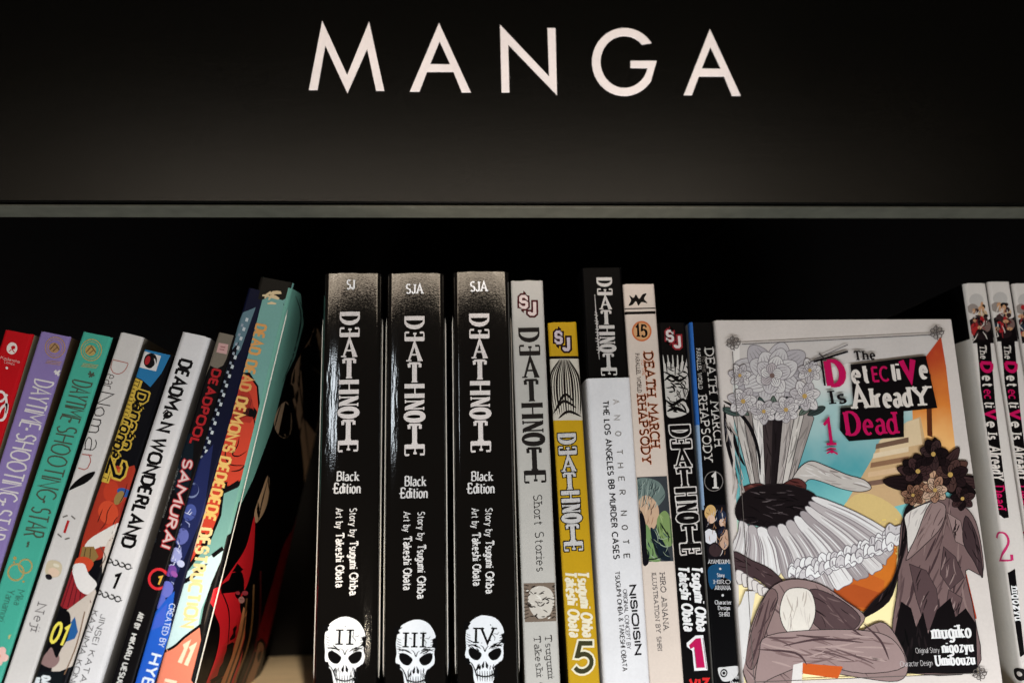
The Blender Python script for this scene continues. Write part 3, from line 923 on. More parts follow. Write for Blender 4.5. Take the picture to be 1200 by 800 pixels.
p.line([(130, 650), (126, 664), (136, 676), (128, 690)], 1.2, (70, 52, 46), smooth=True); p.line([(118, 640), (124, 652), (118, 664)], 1.2, (90, 70, 60), smooth=True)
p.poly([(76, 716), (112, 690), (120, 712), (108, 745), (86, 780), (60, 790), (64, 750)], (206, 192, 178))
p.poly([(78, 736), (88, 722), (92, 740), (88, 748), (76, 752)], (36, 92, 150))
p.line([(100, 716), (90, 756), (76, 790)], 1.4, (120, 92, 70), smooth=True); p.line([(110, 708), (98, 752), (86, 792)], 1.2, (150, 120, 90), smooth=True)
p.poly([(50, 766), (62, 756), (70, 772), (60, 782), (44, 774)], (146, 116, 112), smooth=True)
p.poly([(30, 786), (76, 786), (66, 830), (16, 830)], (22, 28, 32)); p.build()
p = Print(b, 'publisher_emblem')
p.poly([(167.5, 411), (189, 417), (183, 435), (162.5, 430)], (222, 216, 212)); p.ell(176, 422.5, 8, 9, (24, 18, 22), 20); p.ell(172.5, 422, 3, 5.5, (170, 32, 40), 20)
p.line([(181, 420), (182, 427), (177, 432)], 1.4, (222, 216, 212), smooth=True); p.build()
p = Print(b, 'title_lettering')
YL = (208, 172, 66)
p.poly([(157.5, 442), (167, 446.5), (127, 566), (111, 562)], YL)
for k in range(26):
    x, y = 157 - k*1.5, 446 + k*4.5; p.line([(x, y), (x+5, y+1.6)], 1.1, (70, 54, 20))
p.line([(163.5, 446), (125, 564)], .8, (40, 30, 16))
p.text('Dangan', (161, 456), (141, 524), 13.5, dict(STY['octo'], slant=.1), (22, 18, 20), outline=(YL, .13))
p.text('ronpa', (145, 489), (127.5, 534), 13, dict(STY['octo'], slant=.1), (22, 18, 20), outline=(YL, .13))
p.text('2', (129, 536), (123, 556), 20, dict(STY['octo'], slant=.1), (22, 18, 20), outline=(YL, .12)); p.build()
p = Print(b, 'volume_number')
p.poly([(70, 716), (80, 716), (83, 728), (79, 748), (72, 760), (66, 770), (60, 758), (54, 764), (47, 770), (50, 758), (54, 742), (60, 726)], (16, 14, 18), smooth=True)
p.text('01', (55, 750), (74, 756), 24, 'bold', (240, 222, 90), w=.15); p.build()
p = Print(b, 'publisher_logo')
p.text('DARK', (50, 790), (44, 812), 9, 'heavy', (222, 226, 226)); p.text('HORSE', (38, 792), (32, 816), 9, 'heavy', (222, 226, 226)); p.build()

# white, octagonal black capitals
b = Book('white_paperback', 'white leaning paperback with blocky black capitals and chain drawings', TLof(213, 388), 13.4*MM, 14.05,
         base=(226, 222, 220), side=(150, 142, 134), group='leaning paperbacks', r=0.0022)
BK = (24, 20, 22)
p = Print(b, 'title_lettering')
p.text('DEADM', (211.5, 419), (191, 478), 15, 'octo', BK, w=.235); p.text('N', (188, 493), (184.5, 505), 15, 'octo', BK, w=.235)
p.ell(196.5, 486, 6, 4.2, BK, -15); p.line([(190, 484), (195, 480), (203, 487)], 1.6, BK); p.line([(193, 489), (190.5, 491)], 2, BK); p.ell(198, 485, 1.4, 1, (226, 222, 220))
p.text('WONDERLAND', (181.5, 511), (141, 640), 15, 'octo', BK, w=.235); p.build()
p = Print(b, 'chain_drawing')
for (x0, y0, x1, y1) in ((122, 655, 155, 665), (110, 692, 143, 703)):
    for k in range(4):
        t = (k+.5)/4; cx, cy = x0+(x1-x0)*t, y0+(y1-y0)*t
        w_, h_ = 3.9, (2.6 if k % 2 == 0 else 3.2)
        e = (.95, .3)
        pts = [(cx + e[0]*w_*math.cos(a)-e[1]*h_*math.sin(a), cy + e[1]*w_*math.cos(a)+e[0]*h_*math.sin(a)) for a in [i*math.pi/4+.39 for i in range(9)]]
        pts[-1] = pts[0]
        p.line(pts[:5], 1.5, BK); p.line(pts[5:] if k in (1, 2) else pts[4:8], 1.5, BK)
        p.line([(cx+e[0]*w_*.7, cy+e[1]*w_), (cx+e[0]*w_*1.5, cy+e[1]*w_*1.6)], 1.2, BK)
p.build()
p = Print(b, 'volume_number'); p.text('1', (127, 687), (135.5, 690), 18, 'octo', BK, w=.2); p.build()
p = Print(b, 'author_name')
p.text('JINSEI KATAOKA', (118, 719), (83, 829), 7, 'octothin', (48, 44, 46)); p.text('KAZUMA KONDOU', (107, 714), (72, 824), 7, 'octothin', (48, 44, 46)); p.build()

# black, red title
b = Book('black_red_paperback', 'thin black leaning paperback with red capitals and a red ring on its spine', TLof(256, 389), 9.3*MM, 13.7,
         base=(20, 16, 18), side=(18, 14, 14), sideL=(30, 26, 26), group='leaning paperbacks')
C0 = (-0.0003, b.w+0.0003, 0, b.H)
p = Print(b, 'corner_panel', clip=C0)
p.poly([(250, 384), (276, 388), (266, 420), (262, 428), (254, 432), (246, 428), (240, 440), (236, 430)], (122, 112, 98))
p.poly([(256, 401.5), (268, 403.5), (266, 415), (253, 412.5)], (206, 162, 156))
for q in ([(258, 406), (264, 407)], [(257, 409), (263, 410)]): p.line(q, 1.2, (150, 96, 96))
p.build()
p = Print(b, 'cover_art', clip=C0)
rr = random.Random(3)
for k in range(60):
    t = rr.random(); x, y = 214-70*t + rr.uniform(-9, 12), 540 + 200*t
    p.ell(x, y-30, rr.uniform(.4, 1.3), rr.uniform(.4, 1.2), rr.choice([(46, 52, 62), (60, 66, 72), (40, 34, 40), (96, 100, 100)]), n=8)
p.poly([(212, 520), (226, 510), (224, 560), (214, 580), (204, 570)], (22, 36, 46), smooth=True); p.build()
p = Print(b, 'title_lettering')
p.text('DEADPOOL', (250, 431), (222, 520), 9.5, 'octobold', (176, 32, 38), outline=((54, 12, 16), .06))
p.text('SAMURAI', (216, 536), (189, 640), 10.5, 'ital', (214, 190, 186), outline=((170, 44, 50), .10))
p.text('STORY BY SANSHIRO KASAMA', (206, 548), (188, 606), 3, 'light', (170, 166, 160)); p.build()
p = Print(b, 'volume_number')
p.ring(186, 678, 11.5, 3.2, (214, 44, 52)); p.text('1', (182, 683), (188, 685), 10, 'bold', (226, 176, 70)); p.build()
p = Print(b, 'author_name')
p.text('ART BY', (163, 716), (156, 736), 6.2, 'bold', (206, 202, 196)); p.text('HIKARU UESUGI', (154.5, 741), (135, 805), 6.2, 'bold', (216, 212, 206)); p.build()

# blue
b = Book('blue_paperback', 'narrow navy to bright blue book squeezed against the teal and orange one', TLof(291, 337), 9.0*MM, 12.9,
         base=(24, 28, 58), side=(26, 34, 70), group='leaning paperbacks')
C0 = (-0.0003, b.w+0.0003, 0, b.H)
p = Print(b, 'cover_art', clip=C0)
p.poly([(284, 366), (300, 360), (282, 410), (262, 440), (268, 400)], (96, 124, 134)); p.poly([(262, 420), (280, 400), (262, 470), (246, 500)], (16, 18, 34))
rr = random.Random(5)
for k in range(15):
    x, y = 288 - k*3.4, 372 + k*11
    p.poly([(x, y), (x+3.2, y+1), (x+2.0, y+5), (x-1.2, y+4)], (198, 204, 206))
    p.poly([(x-5.5, y+7), (x-2.8, y+7.8), (x-3.8, y+11), (x-6.5, y+10)], (150, 158, 168))
p.poly([(232, 540), (250, 520), (240, 600), (205, 680), (196, 690), (212, 610)], (30, 38, 84))
for (x, y, rx, ry, rt, c) in ((222, 600, 8, 10, 20, (70, 84, 150)), (212, 628, 9, 10, 30, (96, 104, 170)), (205, 650, 8, 9, 10, (150, 156, 206)), (212, 660, 5, 4, 30, (190, 196, 226)), (199, 668, 8, 7, 0, (110, 70, 150)),
                              (204, 672, 5, 3, 40, (150, 84, 160)), (194, 690, 9, 10, 30, (106, 112, 196)), (186, 704, 8, 9, 0, (90, 104, 196))):
    p.ell(x, y, rx, ry, c, rt)
for k in range(26):
    x, y = 222 - k*1.1 + rr.uniform(-6, 6), 596 + k*3.4
    a = rr.uniform(0, 3.14); L_ = rr.uniform(3, 7)
    p.line([(x, y), (x+L_*math.cos(a), y+L_*math.sin(a)*1.2), (x+L_*1.4*math.cos(a+.4), y+L_*1.5*math.sin(a+.4))], 1.3, rr.choice([(206, 210, 232), (40, 46, 96), (26, 28, 66), (160, 168, 214)]), taper=True)
p.ring(224, 574, 8, 2.2, (120, 132, 170)); p.ell(226, 573, 6.6, 7.2, (30, 38, 84))
p.poly([(205, 692), (196, 700), (182, 716), (178, 712), (160, 740), (130, 830), (172, 830), (200, 740)], (34, 92, 196))
p.poly([(196, 706), (178, 724), (166, 742), (192, 732)], (64, 96, 200)); p.build()
p = Print(b, 'author_name')
p.text('CREATED BY', (199.5, 706), (185.5, 757), 7, 'sans', (206, 214, 232)); p.text('HYBE', (178, 764), (161, 816), 12.5, 'bold', (224, 232, 240), w=.2); p.build()
# teal, orange and red thick paperback whose art runs round onto the side
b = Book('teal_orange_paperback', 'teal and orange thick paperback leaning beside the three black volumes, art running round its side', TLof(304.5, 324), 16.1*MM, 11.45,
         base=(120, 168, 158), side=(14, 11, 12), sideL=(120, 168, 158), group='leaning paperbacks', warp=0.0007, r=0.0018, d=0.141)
TE, PALE, RED, SAL, OUT = (120, 172, 162), (196, 222, 222), (206, 68, 46), (232, 132, 104), (20, 16, 18)
C0 = (-0.003, b.w+0.0001, 0, b.H)
p = Print(b, 'cover_art', clip=C0)
p.poly([(295, 318), (350, 326), (343, 346), (332, 352), (316, 347), (296, 356)], (46, 42, 36))
rr = random.Random(9)
for k in range(9):
    x, y = 312+rr.uniform(-2, 14), 346+rr.uniform(-4, 10); a = rr.uniform(-1.2, .6)
    p.line([(x-5*math.cos(a), y-5*math.sin(a)), (x, y), (x+6*math.cos(a+.3), y+6*math.sin(a+.3))], 3.2, (226, 200, 156), taper=True)
p.poly([(240, 480), (262, 452), (274, 437), (292, 436), (303, 452), (306, 480), (302, 530), (293, 556), (279, 571), (262, 578), (259, 604), (247, 632), (216, 672), (200, 700), (190, 690), (225, 600)], OUT)
p.poly([(240, 480), (264, 455), (275, 440), (291, 439.5), (301, 453), (303.5, 480), (299.5, 528), (290.5, 553), (277, 568), (258.5, 575.5), (256, 602), (245, 628), (214, 668), (196, 690), (190, 690), (225, 600)], RED)
p.poly([(262, 470), (274, 458), (290, 458), (297, 474), (296, 492), (284, 500), (268, 496)], (176, 52, 38), smooth=True)
for k in range(16):
    x = 268 + k*1.8; p.line([(x, 462 + abs(k-8)*.8), (x-5, 492 - abs(k-8)*.7)], .7, (90, 28, 24))
for q in ([(256, 474), (262, 486), (258, 500), (264, 506), (276, 508)], [(280, 512), (278, 522), (272, 532), (280, 534), (290, 528)], [(266, 520), (263, 533), (270, 544), (290, 545)], [(296, 480), (300, 505), (294, 530)], [(270, 552), (282, 550), (292, 540)]):
    p.line(q, 1.7, OUT, smooth=True, taper=True)
p.poly([(236, 560), (244, 566), (240, 600), (228, 640), (214, 668), (196, 690), (200, 660)], (228, 186, 158))
p.poly([(212, 672), (228, 664), (254, 645), (268, 640), (262, 656), (247, 688), (236, 714), (233, 733), (214, 748), (190, 764), (180, 765)], PALE)
p.line([(205, 684), (220, 678), (236, 664), (248, 652), (262, 642)], 5.0, OUT, smooth=True)
p.poly([(184, 765), (191, 763.5), (214, 748), (234, 733), (238, 760), (236, 850), (140, 850)], SAL)
p.poly([(274, 630), (259, 658), (248, 683), (239, 711), (234.5, 735), (238, 762), (243, 790), (250, 830), (300, 830), (300, 630)], (30, 26, 24))
p.poly([(262, 664), (251, 690), (244, 712), (240, 734), (243, 756), (248, 700)], (78, 68, 60), smooth=True)
p.line([(184, 766), (203, 757), (216, 746), (236, 732)], 3.2, OUT, smooth=True)
for q in ([(300, 372), (296, 392), (286, 420)], [(333, 356), (338, 372), (334, 400)]): p.line(q, .9, (60, 92, 88), smooth=True)
for k in range(7):
    x, y = 291 - k*3.3, 374 + k*10.5; p.poly([(x, y), (x+4, y+1), (x+2.4, y+7), (x-1.6, y+6)], (24, 24, 30))
p.poly([(277, 412), (282, 424), (279, 440), (270, 450), (268, 442), (272, 428)], (30, 28, 32), smooth=True)
p.build()
p = Print(b, 'title_lettering')
ORG = (236, 176, 104)
p.text('DEAD DEAD', (300, 378), (279, 457), 12.5, 'octobold', (222, 160, 92), w=.24); p.text("DEMON'S", (277.5, 463), (259.5, 528), 13, 'octobold', (236, 186, 106), w=.24)
p.text('DEDEDEDE', (257.5, 533), (237, 609), 13, 'octobold', (240, 196, 112), w=.24); p.text('DESTRUCTION', (233.5, 617), (213, 735), 14, 'octobold', (240, 212, 150), w=.24); p.build()
p = Print(b, 'volume_number')
p.text('11', (205, 774), (221, 780), 24, 'octobold', (240, 218, 186), w=.24); p.build()
p = Print(b, 'author_name')
p.text('INIO ASANO', (193, 794), (152, 930), 15, 'octobold', (240, 218, 186), w=.24); p.build()

R = b.uvR
CR = (b.w-b.ca*.9, b.w+b.d-0.0008, 0, b.H)
p = Print(b, 'side_art', 'dark flowing art with red, beige and ochre on the side of the book', clip=CR)
p.raw([[(b.w, 0), (b.w+b.d, 0), (b.w+b.d, b.H*.52), (b.w, b.H*.52)]], mat((14, 10, 11)), p.z())
p.poly([(330, 330), (352, 344), (355, 380), (345, 418), (334, 440), (318, 500), (296, 560), (270, 616), (246, 665), (226, 700), (240, 640), (280, 520), (300, 440)], (116, 170, 152), f=R)
for q in ([(346, 346), (352, 372), (344, 412), (330, 448)], [(350, 350), (357, 380), (346, 424), (326, 480), (316, 520)]): p.line(q, 1.6, OUT, f=R, smooth=True, taper=True)
p.poly([(352, 338), (372, 352), (372, 372), (356, 398), (346, 420), (341, 446), (333, 470), (322, 520), (300, 570), (268, 630), (238, 690), (226, 790), (240, 900), (330, 900), (400, 700), (430, 420), (400, 340)], (12, 9, 10), f=R)
p.poly([(371, 384), (362, 398), (351, 416), (342, 436), (340, 458), (346, 486), (352, 522), (356, 560), (360, 610), (368, 640), (380, 560), (384, 440)], (196, 156, 120), f=R, smooth=True)
p.poly([(334, 470), (324, 480), (320, 498), (328, 512), (338, 508), (340, 486)], (200, 166, 132), f=R, smooth=True)
p.poly([(312, 556), (304, 576), (296, 600), (298, 612), (308, 596), (313, 574)], (206, 166, 126), f=R, smooth=True)
for q in ([(352, 412), (350, 450), (358, 510), (366, 570)], [(340, 444), (336, 500), (342, 560), (344, 600)], [(360, 400), (362, 450), (372, 520)], [(312, 560), (304, 590), (300, 610)]): p.line(q, 1.3, OUT, f=R, smooth=True, taper=True)
p.poly([(296, 604), (286, 640), (268, 670), (252, 694), (250, 715), (256, 735), (252, 765), (240, 800), (228, 830), (262, 830), (276, 790), (284, 740), (278, 708), (288, 680), (294, 650)], (222, 34, 42), f=R, smooth=True)
p.poly([(282, 710), (276, 740), (268, 770), (256, 800), (248, 830), (256, 830), (266, 800), (276, 772), (283, 745), (286, 715)], (236, 160, 110), f=R)
for k in range(5): p.line([(286+k*4, 700-k*8), (280+k*5, 745), (262+k*5, 800), (252+k*6, 830)], 2.0, [(120, 84, 52), (20, 14, 12), (150, 110, 70), (30, 14, 14), (90, 26, 28)][k], f=R, smooth=True)
p.poly([(350, 600), (342, 620), (330, 640), (318, 680), (306, 720), (296, 760), (312, 756), (326, 716), (340, 690), (356, 650), (362, 612)], (140, 22, 28), f=R, smooth=True)
p.poly([(366, 610), (360, 640), (344, 690), (330, 728), (318, 760), (300, 800), (286, 840), (330, 840), (370, 720), (390, 620)], (212, 152, 64), f=R)
p.poly([(352, 640), (346, 676), (338, 694), (348, 690), (356, 668)], (70, 52, 34), f=R, smooth=True)
p.poly([(302, 752), (296, 774), (286, 800), (292, 806), (300, 786), (308, 760)], (168, 122, 96), f=R, smooth=True)
p.ell(281, 696, 8, 6, (24, 10, 12), f=R); p.ell(284, 694, 3.5, 2.8, (190, 70, 80), f=R); p.ell(280, 702, 3.4, 4, (200, 140, 130), f=R); p.ell(276, 694, 2.4, 2.2, (180, 60, 70), f=R)
for q in ([(262, 640), (256, 680), (266, 716), (264, 760)], [(320, 520), (312, 560), (318, 620), (300, 690)]): p.line(q, 1.3, OUT, f=R, smooth=True, taper=True)
p.build()
p = Print(b, 'barcode', clip=CR)
A_, B_, C_, D_ = Vector((320, 735)), Vector((345, 722)), Vector((337, 756)), Vector((309, 773))
p.poly([tuple(A_), tuple(B_), tuple(C_), tuple(D_)], (176, 152, 96), f=R)
rr = random.Random(2)
t = .05
while t < .93:
    w_ = rr.choice([.015, .03, .045])
    P0, P1 = A_.lerp(B_, t), A_.lerp(B_, t+w_); Q0, Q1 = D_.lerp(C_, t), D_.lerp(C_, t+w_)
    p.poly([tuple(P0.lerp(Q0, .06)), tuple(P1.lerp(Q1, .06)), tuple(P1.lerp(Q1, .86)), tuple(P0.lerp(Q0, .86))], (30, 26, 20), f=R)
    t += w_ + rr.choice([.02, .035])
p.build()
# ------------------------------------------------------------------ three thick black volumes
WH, BLK = (232, 228, 224), (14, 12, 12)
def skull(b, cx, top, w, numeral, nx0, nx1, ny0, ny1):
    p = Print(b, 'skull_emblem')
    kk = w/50.0
    def S(pts): return [(cx + x*kk, top + y*kk) for x, y in pts]
    rj = random.Random(int(cx))
    out = [(-3, 0), (6, 0.5), (14, 4), (20, 10), (24, 19), (25, 30), (23, 38), (24, 46), (23, 53), (19, 57), (14, 60), (13, 66), (12, 74), (9, 83), (3, 87), (-4, 87), (-11, 84), (-14, 76), (-15, 67), (-17, 61), (-22, 57), (-25, 49), (-24, 40), (-25, 28), (-23, 16), (-18, 8), (-11, 3)]
    p.poly(S([(x+rj.uniform(-.5, .5), y+rj.uniform(-.5, .5)) for x, y in out]), (236, 238, 240), smooth=True, n=3)
    for sx in (-1, 1):
        p.poly(S([(sx*4, 48), (sx*7, 44), (sx*13, 40.5), (sx*19, 40), (sx*21, 44), (sx*19, 50), (sx*14, 54), (sx*8, 54)]), BLK, smooth=True, n=3)
        p.line(S([(sx*5, 41), (sx*10, 37.5), (sx*17, 36), (sx*22, 38)]), 1.6, BLK, smooth=True, taper=True)
        p.poly(S([(sx*.9, 55), (sx*4.5, 61), (sx*3.4, 65), (sx*1, 63)]), BLK)
        for k in range(4): p.line(S([(sx*(21-k*1.6), 55+k*1.2), (sx*(16-k*1.4), 60+k*2.6), (sx*(13-k), 68+k*3)]), 1.0, BLK, smooth=True, taper=True)
        for k in range(5): p.line(S([(sx*24, 22+k*3.2), (sx*(21-k*.4), 24+k*3.1), (sx*(18.5-k*.3), 24.5+k*3.1)]), .8, BLK, taper=True)
    for q in ([(26, 21), (20, 24), (21.5, 29), (19, 33), (26, 35)], [(-26, 52), (-20, 53), (-19, 58), (-22, 60)], [(-27, 8), (-17.5, 9.5), (-21, 13), (-20, 16), (-27, 20)], [(16, 62), (11, 66), (12.5, 70), (10, 74), (16, 76)]): p.poly(S([(x+rj.uniform(-.8, .8), y+rj.uniform(-.8, .8)) for x, y in q]), BLK)
    p.folds(S([(-21, 30), (-6, 36), (-8, 44), (-22, 40)]), 8, 9, 20, [BLK], 1.3, seed=int(cx)); p.folds(S([(6, 34), (21, 32), (22, 42), (8, 42)]), 9, 9, 160, [BLK], 1.3, seed=int(cx)+1)
    p.folds(S([(-14, 60), (-6, 58), (-6, 70), (-13, 70)]), 7, 8, 100, [BLK], 1.3, seed=int(cx)+2); p.folds(S([(6, 58), (14, 60), (12, 70), (6, 70)]), 7, 8, 80, [BLK], 1.3, seed=int(cx)+3)
    p.line(S([(-12, 71.5), (-6, 73.5), (0, 74.5), (6, 73.5), (11.5, 71)]), 1.7, BLK, smooth=True)
    for x in (-9.5, -6.5, -3.3, 0, 3.2, 6.4, 9.2): p.line(S([(x+rj.uniform(-.4, .4), 67.5), (x*.98, 74), (x*.95+rj.uniform(-.4, .4), 80)]), 1.2, BLK, taper=True)
    p.line(S([(9, 14), (11, 19), (9.5, 23), (13, 27), (12, 31)]), 1.0, BLK, taper=True); p.line(S([(11, 22), (16, 23), (18, 20)]), .8, BLK, taper=True)
    p.line(S([(-6, 36), (-2, 39), (0, 44), (2, 39.5), (5, 37)]), 1.2, BLK, smooth=True, taper=True)
    for k in range(7): p.ell(cx+rj.uniform(-19, 19)*w/50, top+rj.uniform(10, 34)*w/50, rj.uniform(.4, .9), rj.uniform(.4, .9), BLK, n=7)
    p.build()
    q = Print(b, 'volume_number')
    q.text(numeral, (nx0, ny1), (nx1, ny1), ny1-ny0, dict(w=.17, thin=.05, pen=10, serif=.16, gap=.42 if numeral != 'IV' else .26), (18, 16, 16)); q.build()

def black_volume(tl, tr, lab, logo, logoT, logoB, tag_txt, tagp, ed, st, ar, sk, num):
    A, B = on_plane(*tl), on_plane(*tr)
    b = Book('black_paperback', lab, (A.x, A.z), 28.1*MM, 0.0, base=(13, 11, 10), kind='gloss', bulge=0.0014, r=0.0026, group='thick black volumes', warp=0.0003, d=.139)
    p = Print(b, 'publisher_initials'); p.text(tag_txt, (tagp[0], tagp[3]), (tagp[1], tagp[3]), tagp[3]-tagp[2], 'serif', (250, 248, 246), kind='matte'); p.build()
    p = Print(b, 'title_lettering'); title_logo(p, logoT, logoB, logo, logo, (238, 228, 222), kind='worn'); p.build()
    p = Print(b, 'edition_lettering')
    p.text('Black', (ed[0], ed[3]), (ed[1], ed[3]), ed[3]-ed[2], 'fancy', WH); p.text('Edition', (ed[4], ed[7]), (ed[5], ed[7]), ed[7]-ed[6], 'fancy', WH)
    p.line([(ed[4]-1.5, ed[7]-5), (ed[4]+5, ed[7]-5)], 1.1, WH); p.build()
    p = Print(b, 'author_name')
    for (p0, p1), words in ((st, ('Story by', 'Tsugumi', 'Ohba')), (ar, ('Art by', 'Takeshi', 'Obata'))):
        P0, P1 = Vector(p0), Vector(p1)
        cuts = ((0, .335), (.375, .70), (.735, 1)) if words[0][0] == 'S' else ((0, .26), (.31, .68), (.715, 1))
        for wd, (t0, t1), cap, fs in zip(words, cuts, (8.2, 9.6, 9.6), ('fancy', 'fancy', 'fancy')):
            p.text(wd, tuple(P0.lerp(P1, t0)), tuple(P0.lerp(P1, t1)), cap, dict(STY[fs], w=.15 if wd[0] in 'SA' else .2), WH)
        m = P0.lerp(P1, cuts[2][0]+.05)
        p.ell(m.x+4.6, m.y+1.6, .9, .9, WH)
    p.build()
    skull(b, *sk, num[0], *num[1:])
    return b
black_volume((379, 321), (445, 319), 'thick black glossy volume whose skull emblem carries the numeral II', 24.5, (410.3, 366), (408, 531), 'SJ', (406, 416.5, 329, 339.5),
             (394, 421.5, 552.5, 563, 390.5, 423.5, 566, 577.5), ((410.5, 595), (410.5, 697)), ((393.5, 595), (393.5, 688)), (404.5, 722, 50), ('II', 396, 412.5, 736.5, 754.5))
black_volume((453, 321), (519, 319), 'thick black glossy volume whose skull emblem carries the numeral III', 24.5, (485.8, 371), (486, 535.5), 'SJA', (475, 496.5, 334, 344.5),
             (473.5, 500, 558, 569, 468.5, 502, 571.5, 583), ((490, 599), (489.5, 701)), ((472.5, 599), (472.5, 691)), (487.5, 725, 49), ('III', 473.5, 498, 740, 757.5))
black_volume((530, 319), (592, 318), 'thick black glossy volume whose skull emblem carries the numeral IV', 24.5, (561.2, 368), (563.3, 531.5), 'SJA', (550, 571.5, 331, 342),
             (551.5, 578, 552.5, 563, 547, 580, 566, 577.5), ((569, 595), (569.5, 695)), ((552, 595), (554, 686)), (568, 720, 48), ('IV', 555.5, 580.5, 734.5, 752.5))

def sj_logo(b, x0, y0, x1, y1, fill, out, out2=None):
    p = Print(b, 'publisher_logo')
    W, Hh = x1-x0, y1-y0
    st = dict(w=.26, octo=True, gap=.1)
    for ch, a, c, cap in (('S', (x0+W*.06, y0+Hh*.60), (x0+W*.52, y0+Hh*.60), Hh*.56), ('J', (x0+W*.52, y0+Hh*.94), (x0+W*.95, y0+Hh*.94), Hh*.62)):
        p.text(ch, a, c, cap, st, fill, outline=(out, .16))
    p.build()

# grey: short stories
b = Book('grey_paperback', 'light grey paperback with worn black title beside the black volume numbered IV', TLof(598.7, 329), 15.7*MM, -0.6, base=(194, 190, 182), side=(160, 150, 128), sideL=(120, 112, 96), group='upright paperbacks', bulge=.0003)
sj_logo(b, 606.5, 346.5, 630.5, 369.5, (226, 206, 200), (70, 20, 24))
p = Print(b, 'title_lettering'); title_logo(p, (619.5, 384), (627.5, 567.5), 25.5, 26.5, (34, 28, 26), kind='worn')
p.text('Short Stories', (625, 579.5), (629, 669.5), 10, 'serif', (52, 48, 48), w=.11); p.build()
p = Print(b, 'picture_panel', clip=(0.0004, b.w-.0004, 0, b.H))
p.poly([(613, 683), (653.5, 682), (655.5, 727), (614.5, 728.5)], (122, 106, 92))
p.poly([(622, 690), (634, 686), (646, 691), (650, 704), (644, 720), (630, 724), (621, 714), (618, 702)], (206, 198, 186), smooth=True)
rr = random.Random(11)
for k in range(46):
    x, y = rr.uniform(616, 651), rr.uniform(686, 725); a = rr.uniform(-.9, .9); L_ = rr.uniform(3, 7)
    p.line([(x-L_*.5, y), (x, y+L_*.4*math.sin(a)), (x+L_*.5*math.cos(a), y+L_*math.sin(a))], rr.uniform(.8, 2.0), rr.choice([(36, 30, 28), (50, 42, 36), (232, 226, 214), (60, 52, 46)]), taper=True)
for k in range(10): p.line([(613.5, 685+k*4.4), (619, 686+k*4.0)], 1, (60, 50, 42)); p.line([(654, 685+k*4.2), (648, 686+k*4)], 1, (60, 50, 42))
p.build()
p = Print(b, 'author_name')
p.text('Tsugumi Ohba', (638.5, 744), (645.5, 834), 8, 'serif', (48, 44, 44), w=.11); p.text('Takeshi Obata', (625, 745), (632, 838), 8, 'serif', (48, 44, 44), w=.11); p.build()

# yellow
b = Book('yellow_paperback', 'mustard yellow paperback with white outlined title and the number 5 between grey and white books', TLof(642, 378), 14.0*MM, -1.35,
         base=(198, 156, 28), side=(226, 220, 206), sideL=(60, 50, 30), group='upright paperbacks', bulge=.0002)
sj_logo(b, 648, 388, 670, 411, (206, 190, 196), (52, 22, 30))
p = Print(b, 'picture_panel', clip=(-.0008, b.w+.0008, 0, b.H))
p.poly([(636, 418.5), (684, 418), (690, 492), (640, 492.5)], (206, 198, 182)); p.poly([(636, 417.5), (684, 417), (684, 420), (636, 420.5)], (26, 20, 18))
for k in range(13):
    x = 646 + k*2.5; bend = (k-6)*.8
    p.line([(661 + (k-6)*.9, 421), (x + bend*.4, 440), (x + bend*.9 + 1, 462), (x + bend*.3 + 3, 486)], 1.5 if k % 3 else 2.8, (38, 30, 26), smooth=True, taper=True)
for q in ([(648, 484), (660, 470), (676, 478)], [(654, 490), (666, 482), (682, 488)], [(652, 476), (662, 462), (672, 470)]): p.line(q, 3.2, (30, 24, 22), smooth=True, taper=True)
p.build()
p = Print(b, 'title_lettering')
title_logo(p, (663.8, 507.5), (672.3, 646.5), 22, 23, (204, 200, 196), kind='worn', outline=((26, 20, 16), .0010)); p.build()
p = Print(b, 'author_name')
p.text('Tsugumi Ohba', (676.5, 668), (683.5, 746), 12.5, 'ital', (236, 226, 200)); p.text('Takeshi Obata', (661.5, 668), (667.5, 746), 12.5, 'ital', (236, 226, 200)); p.build()
p = Print(b, 'volume_number')
p.text('5', (669, 786), (695, 786), 33, dict(w=.17, slant=.14), (60, 58, 34), outline=((236, 228, 200), .07)); p.build()

# white with a black upper part
b = Book('black_white_hardback', 'tall book with a black top above a white paper jacket, between yellow and cream books', TLof(681.5, 314), 20.0*MM, -0.65,
         base=(11, 10, 11), group='upright paperbacks')
vj = b.uv(708, 443)[1]
def jacket(b, v1, m):
    ss = [-b.d*.98, -b.d*.5, -b.ca, -b.ca*.5, 0, b.ca*.5, b.ca, b.w-b.ca, b.w-b.ca*.5, b.w, b.w+b.ca*.5, b.w+b.ca, b.w+b.d*.5, b.w+b.d*.98]
    bm = bmesh.new(); off = .00045
    for (o1, flip) in ((off, False), (.00006, True)):
        G = [[bm.verts.new(b.surf(s, v, o1)) for v in (0.0002, v1)] for s in ss]
        if not flip: G0 = G
        for i in range(len(ss)-1):
            q = (G[i][0], G[i+1][0], G[i+1][1], G[i][1]); bm.faces.new(q if not flip else q[::-1])
    for i in range(len(ss)-1): bm.faces.new((G0[i][1], G0[i+1][1], G[i+1][1], G[i][1]))
    o = link('paper_jacket', bm, [m], b.root, smooth=True); o.data.set_sharp_from_angle(angle=math.radians(35))
jacket(b, vj, mat((228, 226, 226), 'print'))
p = Print(b, 'title_lettering')
title_logo(p, (708, 325), (714, 441), 18.5, 19, (206, 200, 194), kind='worn')
p.line([(696.6, 345), (699.3, 382), (702, 421)], 1.4, (190, 184, 180), taper=True)
rr = random.Random(21)
